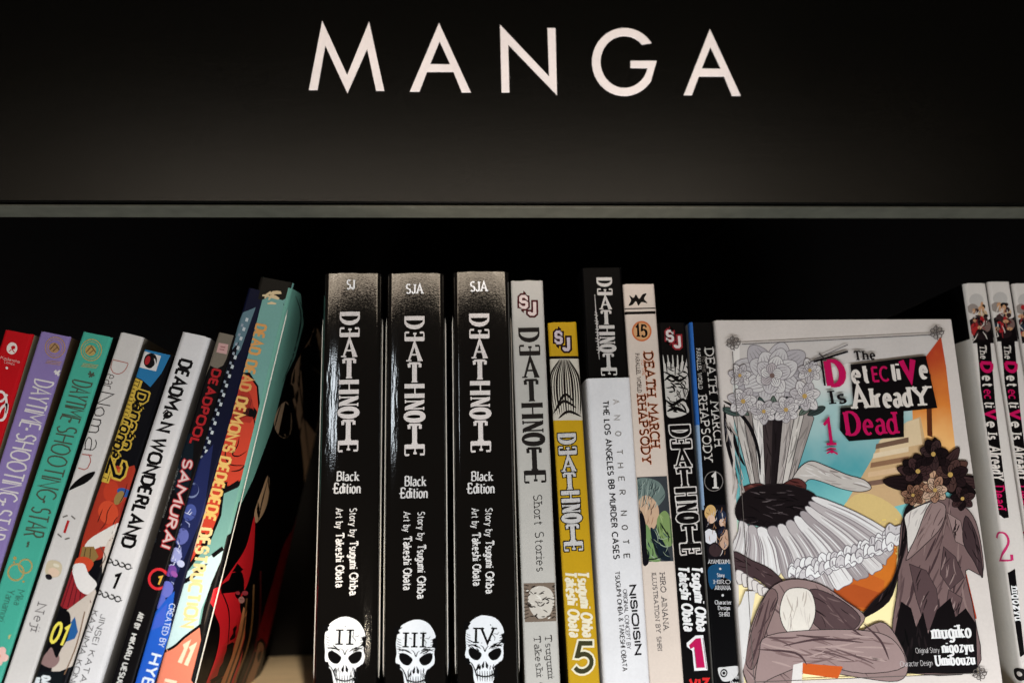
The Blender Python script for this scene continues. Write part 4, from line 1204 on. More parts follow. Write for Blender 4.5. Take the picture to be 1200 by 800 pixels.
for k in range(14):
    t = .28 + k*.045; x, y = 696.6 + 5.4*t, 345 + 76*t; h_ = rr.uniform(1.2, 3)
    p.line([(x-h_, y-1), (x+h_*.7, y+rr.uniform(-1.5, 1.5)), (x-h_*.4, y+3)], .9, (190, 184, 180))
p.build()
b.ztop = .00052
p = Print(b, 'subtitle_lettering')
for ch, t in zip('ANOTHERNOTE', (0, .10, .20, .315, .40, .485, .57, .70, .79, .88, .97)):
    P0 = Vector((718.3, 468)).lerp(Vector((731.3, 654)), t); P1 = Vector((718.3, 468)).lerp(Vector((731.3, 654)), t+.032)
    g_ = 190 - int(t*130)
    p.text(ch, tuple(P0), tuple(P1), 6.8, 'sans', (g_, g_-4, g_-8), kind='silver', w=.15)
p.text('THE LOS ANGELES BB MURDER CASES', (706, 469.5), (719, 655), 6.4, 'bold', (44, 42, 46), w=.19); p.build()
p = Print(b, 'author_name')
p.text('NISIOISIN', (737.5, 685), (745, 767), 7, dict(w=.26, octo=True, gap=.22), (30, 28, 32)); p.text('ORIGINAL CONCEPT BY', (729.8, 690), (734.6, 760), 4.6, 'sans', (90, 88, 92)); p.text('TSUGUMI OHBA & TAKESHI OBATA', (720.3, 669), (729.4, 786), 5.2, 'sans', (52, 50, 54)); p.build()

# cream
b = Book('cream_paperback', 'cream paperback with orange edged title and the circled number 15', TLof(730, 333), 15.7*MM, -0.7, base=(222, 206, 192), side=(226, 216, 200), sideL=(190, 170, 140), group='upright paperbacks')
p = Print(b, 'publisher_emblem')
p.poly([(737, 346), (742, 349), (745, 345), (749, 350), (753, 345), (758, 344), (755, 350), (759, 355), (752, 354), (748, 358), (745, 353), (741, 357), (736, 358), (739, 352)], (24, 18, 18), smooth=True)
p.line([(731, 361.8), (769, 361)], 1.3, (24, 18, 18)); p.line([(731, 367), (769, 366)], 3.2, (24, 18, 18)); p.build()
p = Print(b, 'volume_number'); p.ell(752, 388, 12, 12, (206, 112, 64)); p.ell(752, 388, 10, 10, (214, 162, 112)); p.text('15', (744, 394.5), (759.5, 394.5), 13.5, 'serifb', (28, 18, 16)); p.build()
p = Print(b, 'title_lettering')
BRN, GLW = (58, 22, 16), (206, 118, 74)
def dm_title(p, A0, A1, R0, R1, T0, T1, P0, P1, c1, g1, o1):
    Am = Vector(A0).lerp(Vector(A1), .46), Vector(A0).lerp(Vector(A1), .54)
    p.text('DEATH', A0, tuple(Am[0]), 10.5, 'serif', c1, outline=(g1, o1), w=.17); p.text('MARCH', tuple(Am[1]), A1, 10.5, 'serif', c1, outline=(g1, o1), w=.17)
    p.text('RHAPSODY', R0, R1, 10, 'serif', c1, outline=(g1, o1), w=.17)
    p.text('TO THE', T0, T1, 3.4, 'serif', g1); p.text('PARALLEL WORLD', P0, P1, 4.6, 'serif', c1)
dm_title(p, (754.5, 413), (763.3, 524), (746, 463), (752.8, 543), (750.8, 421), (753, 440), (744, 414), (747, 460), BRN, GLW, .045); p.build()
p = Print(b, 'picture_panel', clip=(0.0002, b.w-.0002, 0, b.H))
p.poly([(744.3, 559), (782, 557.5), (790, 657), (752, 658)], (58, 62, 66))
p.poly([(746, 562), (760, 560), (774, 566), (780, 580), (772, 592), (760, 598), (750, 594), (746, 580)], (112, 128, 122), smooth=True)
p.poly([(748, 588), (758, 580), (770, 590), (772, 606), (764, 622), (756, 618)], (206, 172, 142), smooth=True)
p.poly([(770, 608), (780, 598), (788, 612), (789, 636), (780, 640), (772, 630)], (128, 152, 94), smooth=True)
p.poly([(756, 614), (764, 626), (768, 648), (774, 657), (760, 656), (756, 640)], (120, 150, 96), smooth=True)
p.poly([(762, 618), (772, 626), (782, 642), (786, 656), (774, 654), (766, 640)], (34, 46, 58), smooth=True)
p.poly([(749, 600), (756, 612), (757, 640), (760, 658), (752, 658)], (26, 24, 32), smooth=True)
p.folds([(746, 562), (760, 560), (774, 566), (780, 580), (772, 592), (760, 598), (750, 594), (746, 580)], 30, 13, 110, [(70, 86, 84), (150, 164, 156), (48, 58, 60)], 1.1, bend=.7, seed=3)
p.folds([(770, 608), (780, 598), (788, 612), (789, 636), (780, 640), (772, 630)], 12, 9, 70, [(92, 116, 66), (160, 180, 120), (60, 76, 48)], 1.2, seed=4)
p.folds([(748, 588), (770, 590), (772, 606), (764, 622), (756, 618)], 8, 9, 100, [(170, 128, 100), (230, 200, 170), (90, 66, 56)], 1.0, seed=8)
p.folds([(756, 614), (786, 612), (786, 656), (756, 656)], 22, 12, 60, [(24, 30, 40), (70, 90, 90), (160, 176, 150)], 1.1, bend=.8, seed=9, smooth=False)
for k in range(4): p.line([(750+k*3, 562), (748+k*3.6, 576), (747+k*2.6, 594)], 1.2, [(70, 86, 84), (150, 164, 156)][k % 2], smooth=True, taper=True)
for q in ([(774, 612), (780, 622), (786, 630)], [(762, 630), (768, 640), (772, 652)], [(752, 652), (764, 655), (780, 650)]): p.line(q, 1.6, (30, 36, 34), smooth=True, taper=True)
p.build()
p = Print(b, 'author_name')
p.text('HIRO AINANA', (773, 671), (777.8, 738), 6.2, 'serif', (86, 82, 82)); p.text('ILLUSTRATION BY SHRI', (763.5, 671), (770.6, 762), 5, 'serif', (96, 92, 92)); p.build()

# black, number 1
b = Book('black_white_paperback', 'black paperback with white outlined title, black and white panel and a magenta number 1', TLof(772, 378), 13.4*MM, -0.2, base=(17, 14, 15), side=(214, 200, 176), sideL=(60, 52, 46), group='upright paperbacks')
sj_logo(b, 779, 387, 800, 407.5, (228, 214, 210), (150, 40, 48))
p = Print(b, 'picture_panel', clip=(0.0006, b.w-.0006, 0, b.H))
p.poly([(776, 430), (784, 424), (792, 430), (801, 423), (808, 432), (809, 452), (804, 470), (808, 482), (796, 488), (782, 488), (778, 470), (775, 450)], (206, 200, 192), smooth=True)
rr = random.Random(14)
for k in range(11): p.line([(776+k*3, 416), (777.5+k*2.8, 426), (779+k*2.4, 434+3*(k % 3))], 2.0, (17, 14, 15) if k % 2 else (206, 200, 192), taper=True)
p.folds([(776, 428), (808, 428), (810, 486), (780, 488)], 34, 11, 20, [(17, 14, 15)], 2.0, bend=.9, seed=5, smooth=False)
p.folds([(776, 428), (808, 428), (810, 486), (780, 488)], 12, 16, 100, [(17, 14, 15), (90, 84, 82)], 1.5, bend=.9, seed=6, smooth=False)
for q in ([(778, 446), (786, 440), (796, 446), (806, 440)], [(779, 468), (788, 474), (800, 468), (808, 474)], [(781, 482), (792, 478), (806, 484)]): p.line(q, 4.0, (17, 14, 15), smooth=True, taper=True)
p.build()
p = Print(b, 'title_lettering')
title_logo(p, (796.2, 498), (810.5, 650), 25, 25.5, (22, 18, 18), outline=((216, 208, 202), .0011)); p.build()
p = Print(b, 'author_name')
p.text('Tsugumi Ohba', (810.6, 662), (817.4, 739), 12, 'ital', (236, 234, 232)); p.text('Takeshi Obata', (794, 662), (801.6, 739), 12, 'ital', (236, 234, 232)); p.build()
p = Print(b, 'volume_number')
p.poly([(804.5, 757), (804, 753), (815, 744), (824.5, 743.5), (830, 784.5), (813.5, 785.5), (811, 762)], (238, 234, 234)); p.poly([(807, 755.5), (815.5, 747.5), (821.5, 747), (826.5, 781.5), (816.5, 782), (813.2, 757.5), (808.5, 760)], (190, 20, 84))
p.line([(816, 782), (813.5, 760)], .8, (120, 110, 112)); p.line([(824.2, 747), (828.6, 783)], .9, (120, 110, 112)); p.build()
p = Print(b, 'publisher_logo')
p.text('VIZ', (807, 806), (832, 806), 11, 'heavy', (214, 40, 40)); p.build()

# slim black, circled 1
b = Book('slim_black_paperback', 'slim black paperback with pale title and circled 1 next to the face-out book', TLof(808.5, 377.5), 11.8*MM, 0.25, Y=0.0,
         base=(13, 12, 14), side=(150, 146, 140), sideL=(196, 196, 196), group='upright paperbacks', r=0.0014)
p = Print(b, 'spine_edge_stripe', clip=(-b.d, .0012, 0, b.H))
w0 = b.H
p.raw([[(-.004, w0*.72), (.0010, w0*.72), (.0010, w0), (-.004, w0)]], mat((52, 110, 190)), p.z()); p.raw([[(-.004, w0*.5), (.0008, w0*.5), (.0009, w0*.72), (-.004, w0*.72)]], mat((150, 176, 206)), p.z()); p.build()
p = Print(b, 'title_lettering')
GR = (206, 200, 194)
dm_title(p, (826, 408), (838, 523), (817.6, 463), (825.3, 541), (821.8, 417), (823.6, 436), (815.3, 408), (818.3, 456), GR, (120, 112, 106), .012); p.build()
p = Print(b, 'volume_number'); p.ring(836.4, 563.6, 11.4, 1.0, (126, 120, 116)); p.text('1', (833, 572), (841, 572), 17, 'serifb', (216, 210, 204)); p.build()
p = Print(b, 'picture_panel', clip=(0.0002, b.w-.0002, 0, b.H))
p.poly([(824, 592), (852, 591), (858, 656), (829, 657)], (30, 26, 32))
for (x, y, rx, ry, rt, c) in ((832, 600, 7, 9, 10, (212, 172, 112)), (846, 606, 7, 9, -10, (34, 44, 66)), (833, 608, 5, 5, 0, (226, 190, 164)), (847, 612, 4, 5, 0, (222, 184, 158)), (832, 628, 8, 9, 0, (222, 220, 224)), (850, 632, 6, 12, 10, (196, 160, 136)), (838, 644, 8, 8, 0, (60, 44, 46)), (846, 622, 4, 7, 30, (40, 40, 58))):
    p.ell(x, y, rx, ry, c, rt)
p.folds([(825, 594), (851, 593), (857, 654), (830, 655)], 46, 8, 90, [(24, 20, 26), (206, 196, 190), (150, 110, 80), (50, 62, 90)], 1.0, bend=.9, seed=12, smooth=False)
for q in ([(826, 612), (834, 620), (846, 618)], [(830, 640), (838, 636), (852, 648)], [(840, 598), (842, 612), (838, 624)]): p.line(q, 1.4, (24, 20, 26), smooth=True, taper=True)
p.poly([(830, 664), (859, 660), (861, 680), (846, 676), (833, 690)], (24, 74, 110), smooth=True); p.build()
p = Print(b, 'author_name')
G2 = (206, 204, 204)
for s_, x0, x1, y_, c_ in (('AYAMEGUMU', 829, 858, 660, 4.6), ('Story', 840, 849.5, 675.5, 4.2), ('HIRO', 836, 857, 683.5, 4.6), ('AINANA', 837, 857, 690.5, 4.8), ('Character', 837, 858, 707.5, 4.6), ('Design', 841, 856, 714, 4.6), ('SHRI', 842, 855.5, 721.5, 4.6)):
    p.text(s_, (x0, y_), (x1, y_), c_, 'serif', G2)
p.ell(844, 666, 1.4, 1.4, G2); p.ell(847, 697, 1.5, 1.5, G2); p.build()
p = Print(b, 'publisher_logo')
p.poly([(840.5, 783), (849, 781), (866, 780), (866, 788), (858, 796), (846, 797)], (212, 210, 208), smooth=True); p.ell(848, 788, 4.5, 5, (16, 14, 16), 20); p.ring(848, 788, 2.5, 1.2, (212, 210, 208))
p.text('Yen', (858, 794.5), (868, 795), 5.5, 'serif', (206, 204, 202)); p.text('Press', (856, 802), (869, 802.5), 5.5, 'serif', (206, 204, 202)); p.build()
# ------------------------------------------------------------------ the face-out book
class FaceBook(Book):
    """a paperback standing with its front cover to the room: the board s > w is the front"""
    pass
YF = -0.001
A = on_plane(838, 376.5, YF); Bp = on_plane(1115, 372, YF)
W_face = 0.1212
sp = 0.014
fb = Book.__new__(FaceBook)
fb.w, fb.d, fb.r, fb.bulge, fb.warp = sp, W_face, 0.0014, 0.0, 0.0
# spine to the left: the board x = w faces the room after a quarter turn
lean_back = math.radians(0.4)
top = (A.z + Bp.z)/2
fb.H = top - SHELF_Z
tilt = math.radians(-0.9)
fb.M = Matrix.Translation((Bp.x - W_face, YF + sp, SHELF_Z)) @ Matrix.Rotation(math.radians(-90 + 0.6), 4, 'Z')
fb.Mi = fb.M.inverted()
root = bpy.data.objects.new('faceout_paperback', None); COL.objects.link(root); root.empty_display_size = .01
root.matrix_world = fb.M; fb.root = root
tag(root, 'white bordered paperback turned face out, magenta title words and numeral on its cover', 'book', 'face-out book')
fb.ca = fb.r*math.pi/4
ca = fb.ca
fb.scuts = [-ca, -ca*.5, 0, ca*.5, ca, sp-ca, sp-ca*.5, sp, sp+ca*.5, sp+ca]; fb.vcuts = []
fb.make_cover((222, 212, 204), 'print', (), None, (222, 212, 204))
bm = bmesh.new(); box(bm, .0007, sp-.0007, .001, W_face-.0006, .0003, fb.H-.0003); link('page_block', bm, [mat((205, 190, 160), 'pages')], root)
F = fb.uvR
CF = (sp+.0002, sp+W_face-.0002, 0.0002, fb.H-.0002)
z0, z1 = F(1000, 760)[1], F(1000, 400)[1]
TEAL = grad_mat('printed_teal_blend', [(0.30, (232, 214, 160)), (0.42, (120, 182, 180)), (0.56, (76, 146, 152)), (0.74, (150, 180, 178)), (0.90, (208, 202, 196))], 'Z', z0, z1)
AMBER = grad_mat('printed_amber_blend', [(0.0, (232, 150, 70)), (0.35, (206, 98, 36)), (0.6, (230, 186, 120)), (0.78, (206, 122, 52)), (0.95, (168, 60, 34))], 'Z', z0, z1)
INKL = (54, 46, 48)
p = Print(fb, 'cover_art', 'printed picture in grey, white, mauve, teal and orange inside a fine frame', clip=CF)
p.poly([(857, 406), (1098, 391), (1146, 788), (868, 800)], (0, 0, 0), f=F, m=TEAL)
p.poly([(866, 402), (1096, 391), (1102, 420), (1000, 424), (952, 436), (940, 470), (866, 470)], (214, 206, 200), f=F)
# amber light at right and below
p.poly([(1068, 470), (1084, 418), (1102, 394), (1108, 430), (1116, 500), (1124, 570), (1090, 560), (1070, 520)], (0, 0, 0), f=F, m=AMBER)
p.poly([(1008, 560), (1022, 536), (1030, 516), (1062, 494), (1078, 488), (1092, 560), (1060, 590), (1020, 600), (990, 590)], (214, 178, 132), f=F)
p.poly([(1030, 516), (1062, 494), (1076, 490), (1080, 520), (1030, 530)], (232, 206, 166), f=F); p.poly([(1000, 580), (1050, 596), (1060, 640), (1020, 680), (980, 700), (960, 650)], (226, 196, 130), f=F, smooth=True)
for k in range(5): p.poly([(1026-k*3, 520+k*11), (1064, 512+k*11), (1064, 518+k*11), (1025-k*3, 526+k*11)], [(120, 92, 74), (236, 214, 180), (150, 112, 84), (226, 190, 150), (130, 100, 84)][k], f=F)
p.poly([(1084, 440), (1090, 438), (1092, 512), (1086, 510)], (92, 46, 26), f=F)
p.poly([(1020, 640), (1046, 620), (1050, 660), (1040, 700), (1010, 716), (990, 690), (1000, 660)], (216, 120, 40), f=F, smooth=True)
p.poly([(968, 686), (1010, 668), (1036, 680), (1030, 712), (1000, 716), (976, 700)], (206, 104, 40), f=F); p.poly([(968, 688), (1000, 684), (1036, 696), (1016, 712), (996, 710)], (184, 84, 36), f=F)
p.poly([(1098, 700), (1132, 672), (1144, 724), (1130, 730)], (176, 62, 30), f=F)
rr = random.Random(4)
for k in range(26): p.ell(rr.uniform(1030, 1052), rr.uniform(604, 650), rr.uniform(.5, 1.2), rr.uniform(.5, 1.2), (244, 214, 120), f=F, n=8)
for k in range(18): p.ell(rr.uniform(1112, 1134), rr.uniform(690, 722), rr.uniform(.4, 1), rr.uniform(.4, 1), (240, 170, 110), f=F, n=8)
# a pale peony at the upper left
def leaf(cx, cy, ang, ln, wd, col, ln_col, veins=2, edge=.8):
    a = math.radians(ang); ux, uy = math.cos(a), math.sin(a)
    def q(t, s): return (cx + ux*ln*t - uy*wd*s, cy + uy*ln*t + ux*wd*s)
    p.cel([q(0, -.12), q(.25, -.42), q(.6, -.5), q(.88, -.3), q(1, 0), q(.88, .3), q(.6, .5), q(.25, .42), q(0, .12)], col, f=F, edge=edge, ink=ln_col)
    for k in range(veins):
        s = (k+.5)/veins - .5
        p.line([q(.05, s*.3), q(.4, s*.8), q(.85, s*.55)], .8, ln_col, f=F, smooth=True, taper=True)
rr = random.Random(31)
for ring, (n_, ln_, wd_, cs) in enumerate(((9, 44, 26, ((186, 180, 182), (200, 194, 194))), (8, 34, 22, ((206, 201, 200), (216, 211, 209))), (6, 24, 18, ((220, 215, 212), (206, 200, 200))), (5, 13, 12, ((228, 224, 220), (196, 186, 186))))):
    for k in range(n_):
        ang = k*360/n_ + ring*23 + rr.uniform(-8, 8)
        leaf(904 + rr.uniform(-2, 2), 440 + rr.uniform(-2, 2), ang, ln_*rr.uniform(.88, 1.05), wd_, cs[k % 2], (128, 120, 124), veins=4)
p.ell(904, 440, 3, 3, (120, 96, 90), f=F)
for k in range(7): leaf(898+k*2, 474, 60 + k*12, 22, 8, ((60, 74, 70), (92, 104, 96))[k % 2], (34, 36, 36), veins=1)
# the flowers stand in a cone of folded grey-white paper, a dark ribbon hanging from it
CL, CLD = (204, 196, 188), (150, 140, 134)
cone_t = [(858, 486), (868, 474), (880, 482), (892, 472), (905, 483), (918, 472), (931, 482), (944, 474), (953, 490)]
cone_b = [(884, 588), (888, 589), (892, 590), (897, 591), (902, 591), (907, 590), (912, 589), (917, 588), (922, 586)]
for k in range(8):
    c = [(206, 198, 190), (150, 140, 134), (222, 216, 210), (62, 52, 52), (46, 38, 40), (186, 176, 170), (214, 206, 198), (164, 154, 148)][k]
    p.cel([cone_t[k], cone_t[k+1], cone_b[k+1], cone_b[k]], c, 9, 30, 92 + (k-4)*5, f=F, seed=40+k, smooth=False, edge=.8, wpx=1.7)
p.cel([(926, 566), (936, 548), (950, 540), (968, 546), (992, 556), (1012, 562), (1020, 572), (1006, 576), (984, 572), (962, 564), (946, 562), (934, 578)], CL, 18, 18, 18, [CLD, (176, 166, 160), (226, 220, 214)], f=F, seed=5, wpx=1.8)
p.cel([(910, 574), (930, 560), (944, 568), (936, 584), (916, 590)], (92, 48, 44), 10, 12, 30, [(58, 28, 28), (126, 74, 66)], f=F, seed=6)
p.cel([(868, 572), (890, 566), (904, 578), (892, 590), (872, 588)], (92, 48, 44), 10, 12, 10, [(58, 28, 28), (126, 74, 66)], f=F, seed=61)
for q in ([(847, 470), (860, 478), (878, 500), (888, 530), (890, 556)], [(846, 500), (856, 504), (864, 530), (872, 546)], [(848, 474), (852, 520), (864, 566)]): p.line(q, 4.2, (30, 26, 30), f=F, smooth=True, taper=True)
p.folds([(848, 490), (862, 490), (878, 600), (858, 600)], 22, 24, 85, [(176, 164, 156), (70, 66, 72), (210, 200, 192)], 2.2, f=F, seed=7, smooth=False)
def bloom(cx, cy, r, n_, c1, c2, ink, sd):
    q = random.Random(sd)
    for ring in (1.0, .62):
        for k in range(n_): leaf(cx, cy, k*360/n_ + ring*40 + q.uniform(-8, 8), r*ring*q.uniform(.85, 1.05), r*.62*ring, (c1, c2)[k % 2], ink, veins=2, edge=.7)
    p.ell(cx, cy, r*.14, r*.14, (196, 160, 90), f=F)
for k in range(9): leaf(866+k*10, 486, -160 + k*17, 22, 8, ((70, 88, 82), (98, 112, 100), (54, 66, 64))[k % 3], (34, 36, 36), veins=1)
for cx, cy, r, sd in ((870, 470, 19, 1), (942, 464, 20, 2), (894, 482, 16, 3), (920, 480, 18, 4), (948, 434, 15, 5), (866, 440, 14, 6)):
    bloom(cx, cy, r, 7, (222, 216, 213), (198, 191, 191), (120, 112, 116), sd)
# dark lace band, then tiers of white pleats
p.cel([(864, 586), (880, 572), (910, 567), (936, 571), (956, 582), (950, 600), (920, 617), (884, 615), (862, 606)], (38, 30, 32), 34, 13, 10, [(70, 60, 62), (20, 15, 17), (96, 86, 86)], f=F, seed=8, wpx=1.2)
for k in range(12):
    t = k/11; p.ring(866+88*t, 606+9*math.sin(t*3.1), 3.6, .9, (28, 22, 24), f=F, n=10)
hem = [(858, 640), (872, 662), (892, 672), (914, 670), (934, 682), (956, 684), (976, 688), (998, 676), (1016, 670), (1032, 660), (1044, 640), (1040, 622)]
waist = [(866, 610), (876, 616), (886, 619), (898, 620), (910, 618), (920, 616), (930, 611), (938, 606), (945, 600), (950, 594), (954, 588), (957, 582)]
for k in range(11):
    c = [(222, 216, 213), (190, 181, 180), (234, 230, 227), (170, 160, 160)][k % 4]
    A0, A1, B0, B1 = waist[k], waist[k+1], hem[k], hem[k+1]
    p.cel([A0, ((A0[0]+B0[0])/2+2, (A0[1]+B0[1])/2-3), B0, ((B0[0]+B1[0])/2, (B0[1]+B1[1])/2+5), B1, ((A1[0]+B1[0])/2+2, (A1[1]+B1[1])/2-3), A1], c, f=F, edge=.8, ink=(120, 112, 116))
    for j in range(4):
        t = (j+.6)/4.4
        a0 = (A0[0]+(A1[0]-A0[0])*t, A0[1]+(A1[1]-A0[1])*t); b0 = (B0[0]+(B1[0]-B0[0])*t, B0[1]+(B1[1]-B0[1])*t+2)
        p.line([(a0[0]*.85+b0[0]*.15, a0[1]*.85+b0[1]*.15), ((a0[0]+b0[0])/2+2, (a0[1]+b0[1])/2-2), b0], 1.5, [(150, 140, 142), (206, 200, 198), (242, 240, 238)][j % 3], f=F, smooth=True, taper=True)
rr = random.Random(77)
for k in range(34):
    t = (k % 17)/16.0; row = k//17
    x = 930 + 116*t; y = 672 - 40*t**1.5 + row*9 - 8 + rr.uniform(-3, 3)
    w_, h_ = rr.uniform(6, 10), rr.uniform(6, 9)
    sc = [(x-w_, y-h_*.2), (x-w_*.5, y-h_), (x+w_*.2, y-h_*.6), (x+w_*.9, y-h_*.8), (x+w_, y+h_*.4), (x+w_*.3, y+h_*.9), (x-w_*.3, y+h_*.4), (x-w_*.9, y+h_*.8)]
    p.cel(sc, [(238, 235, 233), (216, 210, 210), (246, 244, 242)][k % 3], 3, 7, rr.uniform(40, 140), [(150, 142, 146), (190, 184, 186)], f=F, seed=k, edge=.9, ink=(112, 104, 110))
p.cel([(858, 646), (880, 656), (904, 668), (922, 690), (904, 691), (884, 677), (860, 672)], (72, 54, 56), 12, 12, 30, [(40, 28, 30), (110, 90, 90)], f=F, seed=9)
for k in range(7): p.cel([(862+k*6, 668+k*4), (870+k*6, 670+k*4), (872+k*6, 680+k*4), (864+k*6, 684+k*3)], (226, 218, 212), f=F, edge=.8, ink=(110, 100, 102))
# mauve cloth falling from the right, dark lining, brown leaves above it
MV, MV2, MV3, DK = (122, 98, 96), (88, 68, 69), (150, 126, 122), (24, 18, 20)
MVC = [(92, 72, 72), (140, 116, 112), (70, 52, 54), (108, 86, 84)]
for k in range(5): p.line([(1064+k*9, 556+k*3), (1072+k*8, 588), (1078+k*9, 610)], 7, ((222, 190, 160), (206, 166, 134), (232, 206, 178))[k % 3], f=F, smooth=True, taper=True)
for k in range(15):
    leaf(1092 + rr.uniform(-6, 8), 566 + rr.uniform(-4, 4), -178 + k*14 + rr.uniform(-7, 7), rr.uniform(36, 58), rr.uniform(13, 19), [(44, 30, 32), (62, 42, 42), (34, 24, 26), (86, 58, 50)][k % 4], (16, 11, 12), veins=3)
for k in range(6):
    leaf(1090 + rr.uniform(-5, 5), 568, 150 + k*38 + rr.uniform(-6, 6), rr.uniform(18, 28), 12, [(206, 164, 132), (120, 84, 66), (226, 190, 160)][k % 3], (60, 40, 36), veins=2)
p.cel([(1058, 604), (1080, 590), (1106, 582), (1134, 598), (1146, 626), (1150, 672), (1130, 668), (1140, 720), (1142, 784), (1054, 784), (1044, 740), (1050, 690), (1052, 640)], MV, 70, 34, 105, MVC, f=F, seed=11, wpx=2.4)
p.cel([(1058, 600), (1068, 590), (1062, 630), (1052, 668), (1040, 704), (1008, 724), (1020, 706), (1044, 680), (1054, 640)], (34, 26, 28), 12, 24, 110, [(14, 10, 12), (70, 54, 54)], f=F, seed=12)
p.cel([(1060, 602), (1088, 588), (1094, 594), (1076, 622), (1064, 652), (1061, 622)], (226, 218, 210), 12, 16, 120, [(170, 160, 156), (200, 192, 186)], f=F, seed=13)
p.cel([(1088, 590), (1106, 592), (1102, 616), (1082, 638), (1060, 656), (1072, 628)], MV3, 14, 20, 125, MVC, f=F, seed=14)
for pts, c, sd in (([(1064, 660), (1084, 668), (1096, 690), (1100, 730), (1084, 738), (1072, 700)], MV2, 15), ([(1104, 640), (1118, 652), (1128, 676), (1112, 690), (1100, 672)], MV2, 16), ([(1108, 600), (1124, 610), (1130, 640), (1118, 634)], MV3, 17), ([(1110, 690), (1126, 700), (1120, 724), (1106, 716)], (100, 78, 78), 18)):
    p.cel(pts, c, 9, 16, 110, [(56, 42, 44), (150, 126, 122)], f=F, seed=sd, smooth=False, edge=.6)
p.poly([(1054, 704), (1066, 712), (1072, 734), (1080, 716), (1086, 742), (1096, 714), (1112, 700), (1118, 722), (1130, 712), (1142, 730), (1144, 788), (1052, 788), (1047, 740)], DK, f=F)
p.folds([(1054, 730), (1140, 736), (1142, 786), (1052, 786)], 16, 24, 95, [(44, 34, 36), (10, 8, 9)], 2.2, f=F, seed=19, smooth=False)
p.cel([(1130, 604), (1144, 630), (1150, 676), (1140, 658), (1127, 634)], (66, 50, 52), 8, 18, 75, [(34, 24, 26), (100, 80, 80)], f=F, seed=20)
for cx, cy, r, sd, c1, c2 in ((1074, 552, 19, 7, (66, 44, 44), (46, 32, 34)), (1112, 556, 21, 8, (52, 36, 38), (78, 54, 50)), (1092, 532, 19, 9, (40, 28, 30), (60, 42, 42)), (1094, 574, 17, 10, (206, 172, 146), (170, 128, 104)), (1126, 584, 15, 11, (62, 42, 42), (44, 30, 32)), (1068, 580, 14, 12, (120, 84, 66), (150, 110, 88))):
    bloom(cx, cy, r, 7, c1, c2, (16, 11, 12), sd)
# long mauve folds along the bottom
p.cel([(874, 800), (870, 770), (882, 724), (900, 690), (926, 678), (960, 684), (990, 704), (1012, 722), (1000, 742), (1030, 728), (1048, 744), (1062, 778), (1050, 797), (1000, 792), (950, 784), (936, 792), (930, 808), (880, 812)], MV3, 60, 34, 60, [(120, 98, 96), (168, 144, 140), (96, 76, 76)], f=F, seed=21, wpx=2.2)
p.cel([(872, 770), (884, 724), (900, 690), (910, 700), (896, 740), (882, 782)], MV, 14, 26, 110, MVC, f=F, seed=22)
p.cel([(948, 690), (980, 700), (1006, 722), (996, 738), (966, 740), (946, 720)], MV2, 14, 20, 40, [(56, 42, 44), (120, 98, 96)], f=F, seed=23)
p.cel([(918, 694), (930, 688), (948, 692), (954, 716), (946, 738), (930, 744), (918, 736), (912, 716)], (234, 226, 214), 16, 18, 85, [(196, 184, 172), (216, 206, 196), (160, 146, 138)], f=F, seed=24)
p.cel([(898, 744), (960, 737), (1020, 739), (1048, 752), (1058, 780), (1010, 788), (950, 778), (906, 792), (884, 802), (888, 766)], (160, 136, 132), 44, 40, 8, [(128, 104, 102), (180, 156, 150), (104, 82, 82)], f=F, seed=25, wpx=2.0)
p.poly([(938, 776), (986, 780), (980, 794), (938, 788)], (206, 92, 34), f=F); p.poly([(928, 778), (939, 775), (938, 802), (925, 808)], (226, 220, 214), f=F)
for q in ([(886, 760), (930, 764), (944, 778)], [(900, 700), (890, 740), (878, 782)], [(916, 756), (960, 748), (1010, 752)], [(970, 704), (990, 730), (1008, 744)], [(1010, 730), (1030, 750), (1040, 772)]):
    p.line(q, 2.6, (78, 58, 60), f=F, smooth=True, taper=True)
p.poly([(860, 724), (872, 692), (884, 692), (876, 740), (868, 804), (858, 804)], (226, 222, 218), f=F)
p.build()
p = Print(fb, 'frame_drawing', clip=CF)
FG = (96, 88, 84)
p.line([(868, 403.5), (1088, 392.5)], 1.1, FG, f=F); p.line([(857, 412), (872, 640), (882, 796)], .9, FG, f=F); p.line([(882, 798), (1136, 788)], 1.0, FG, f=F)
for (x, y) in ((858, 402), (1096, 390), (1146, 788)):
    for k in range(7):
        a = k*.9; p.ring(x + 5.5*math.cos(a), y + 5.0*math.sin(a), 2.4, 1.0, FG, f=F, n=12)
    p.line([(x-9, y+3), (x, y), (x+9, y-2)], 1.2, FG, f=F); p.line([(x-1, y-9), (x, y), (x+1, y+9)], 1.2, FG, f=F); p.ell(x, y, 2, 2, FG, f=F)
p.line([(952, 424), (992, 412)], 2.4, (28, 22, 24), f=F); p.line([(961, 422), (965, 452)], 2.2, (28, 22, 24), f=F); p.line([(942, 428), (956, 420), (992, 404)], 1.0, (90, 84, 84), f=F); p.line([(958, 414), (966, 422)], 1.4, (60, 54, 54), f=F)
p.build()
MG = (200, 18, 88)
BK2 = (24, 20, 22)
p = Print(fb, 'title_lettering', clip=CF)
p.poly([(995, 427.5), (1083, 417), (1096.5, 478), (1057, 482), (999, 482)], BK2, f=F); p.poly([(983, 478), (1057, 473.5), (1057.5, 512), (993, 517), (982.5, 504)], BK2, f=F)
p.text('The', (999.5, 422.5), (1025, 421), 10.5, 'serifb', (40, 34, 34), f=F)
p.text('D', (967.5, 452.5), (992, 451), 29, dict(w=.30, thin=.12, pen=0), MG, f=F)
WT = (232, 222, 212)
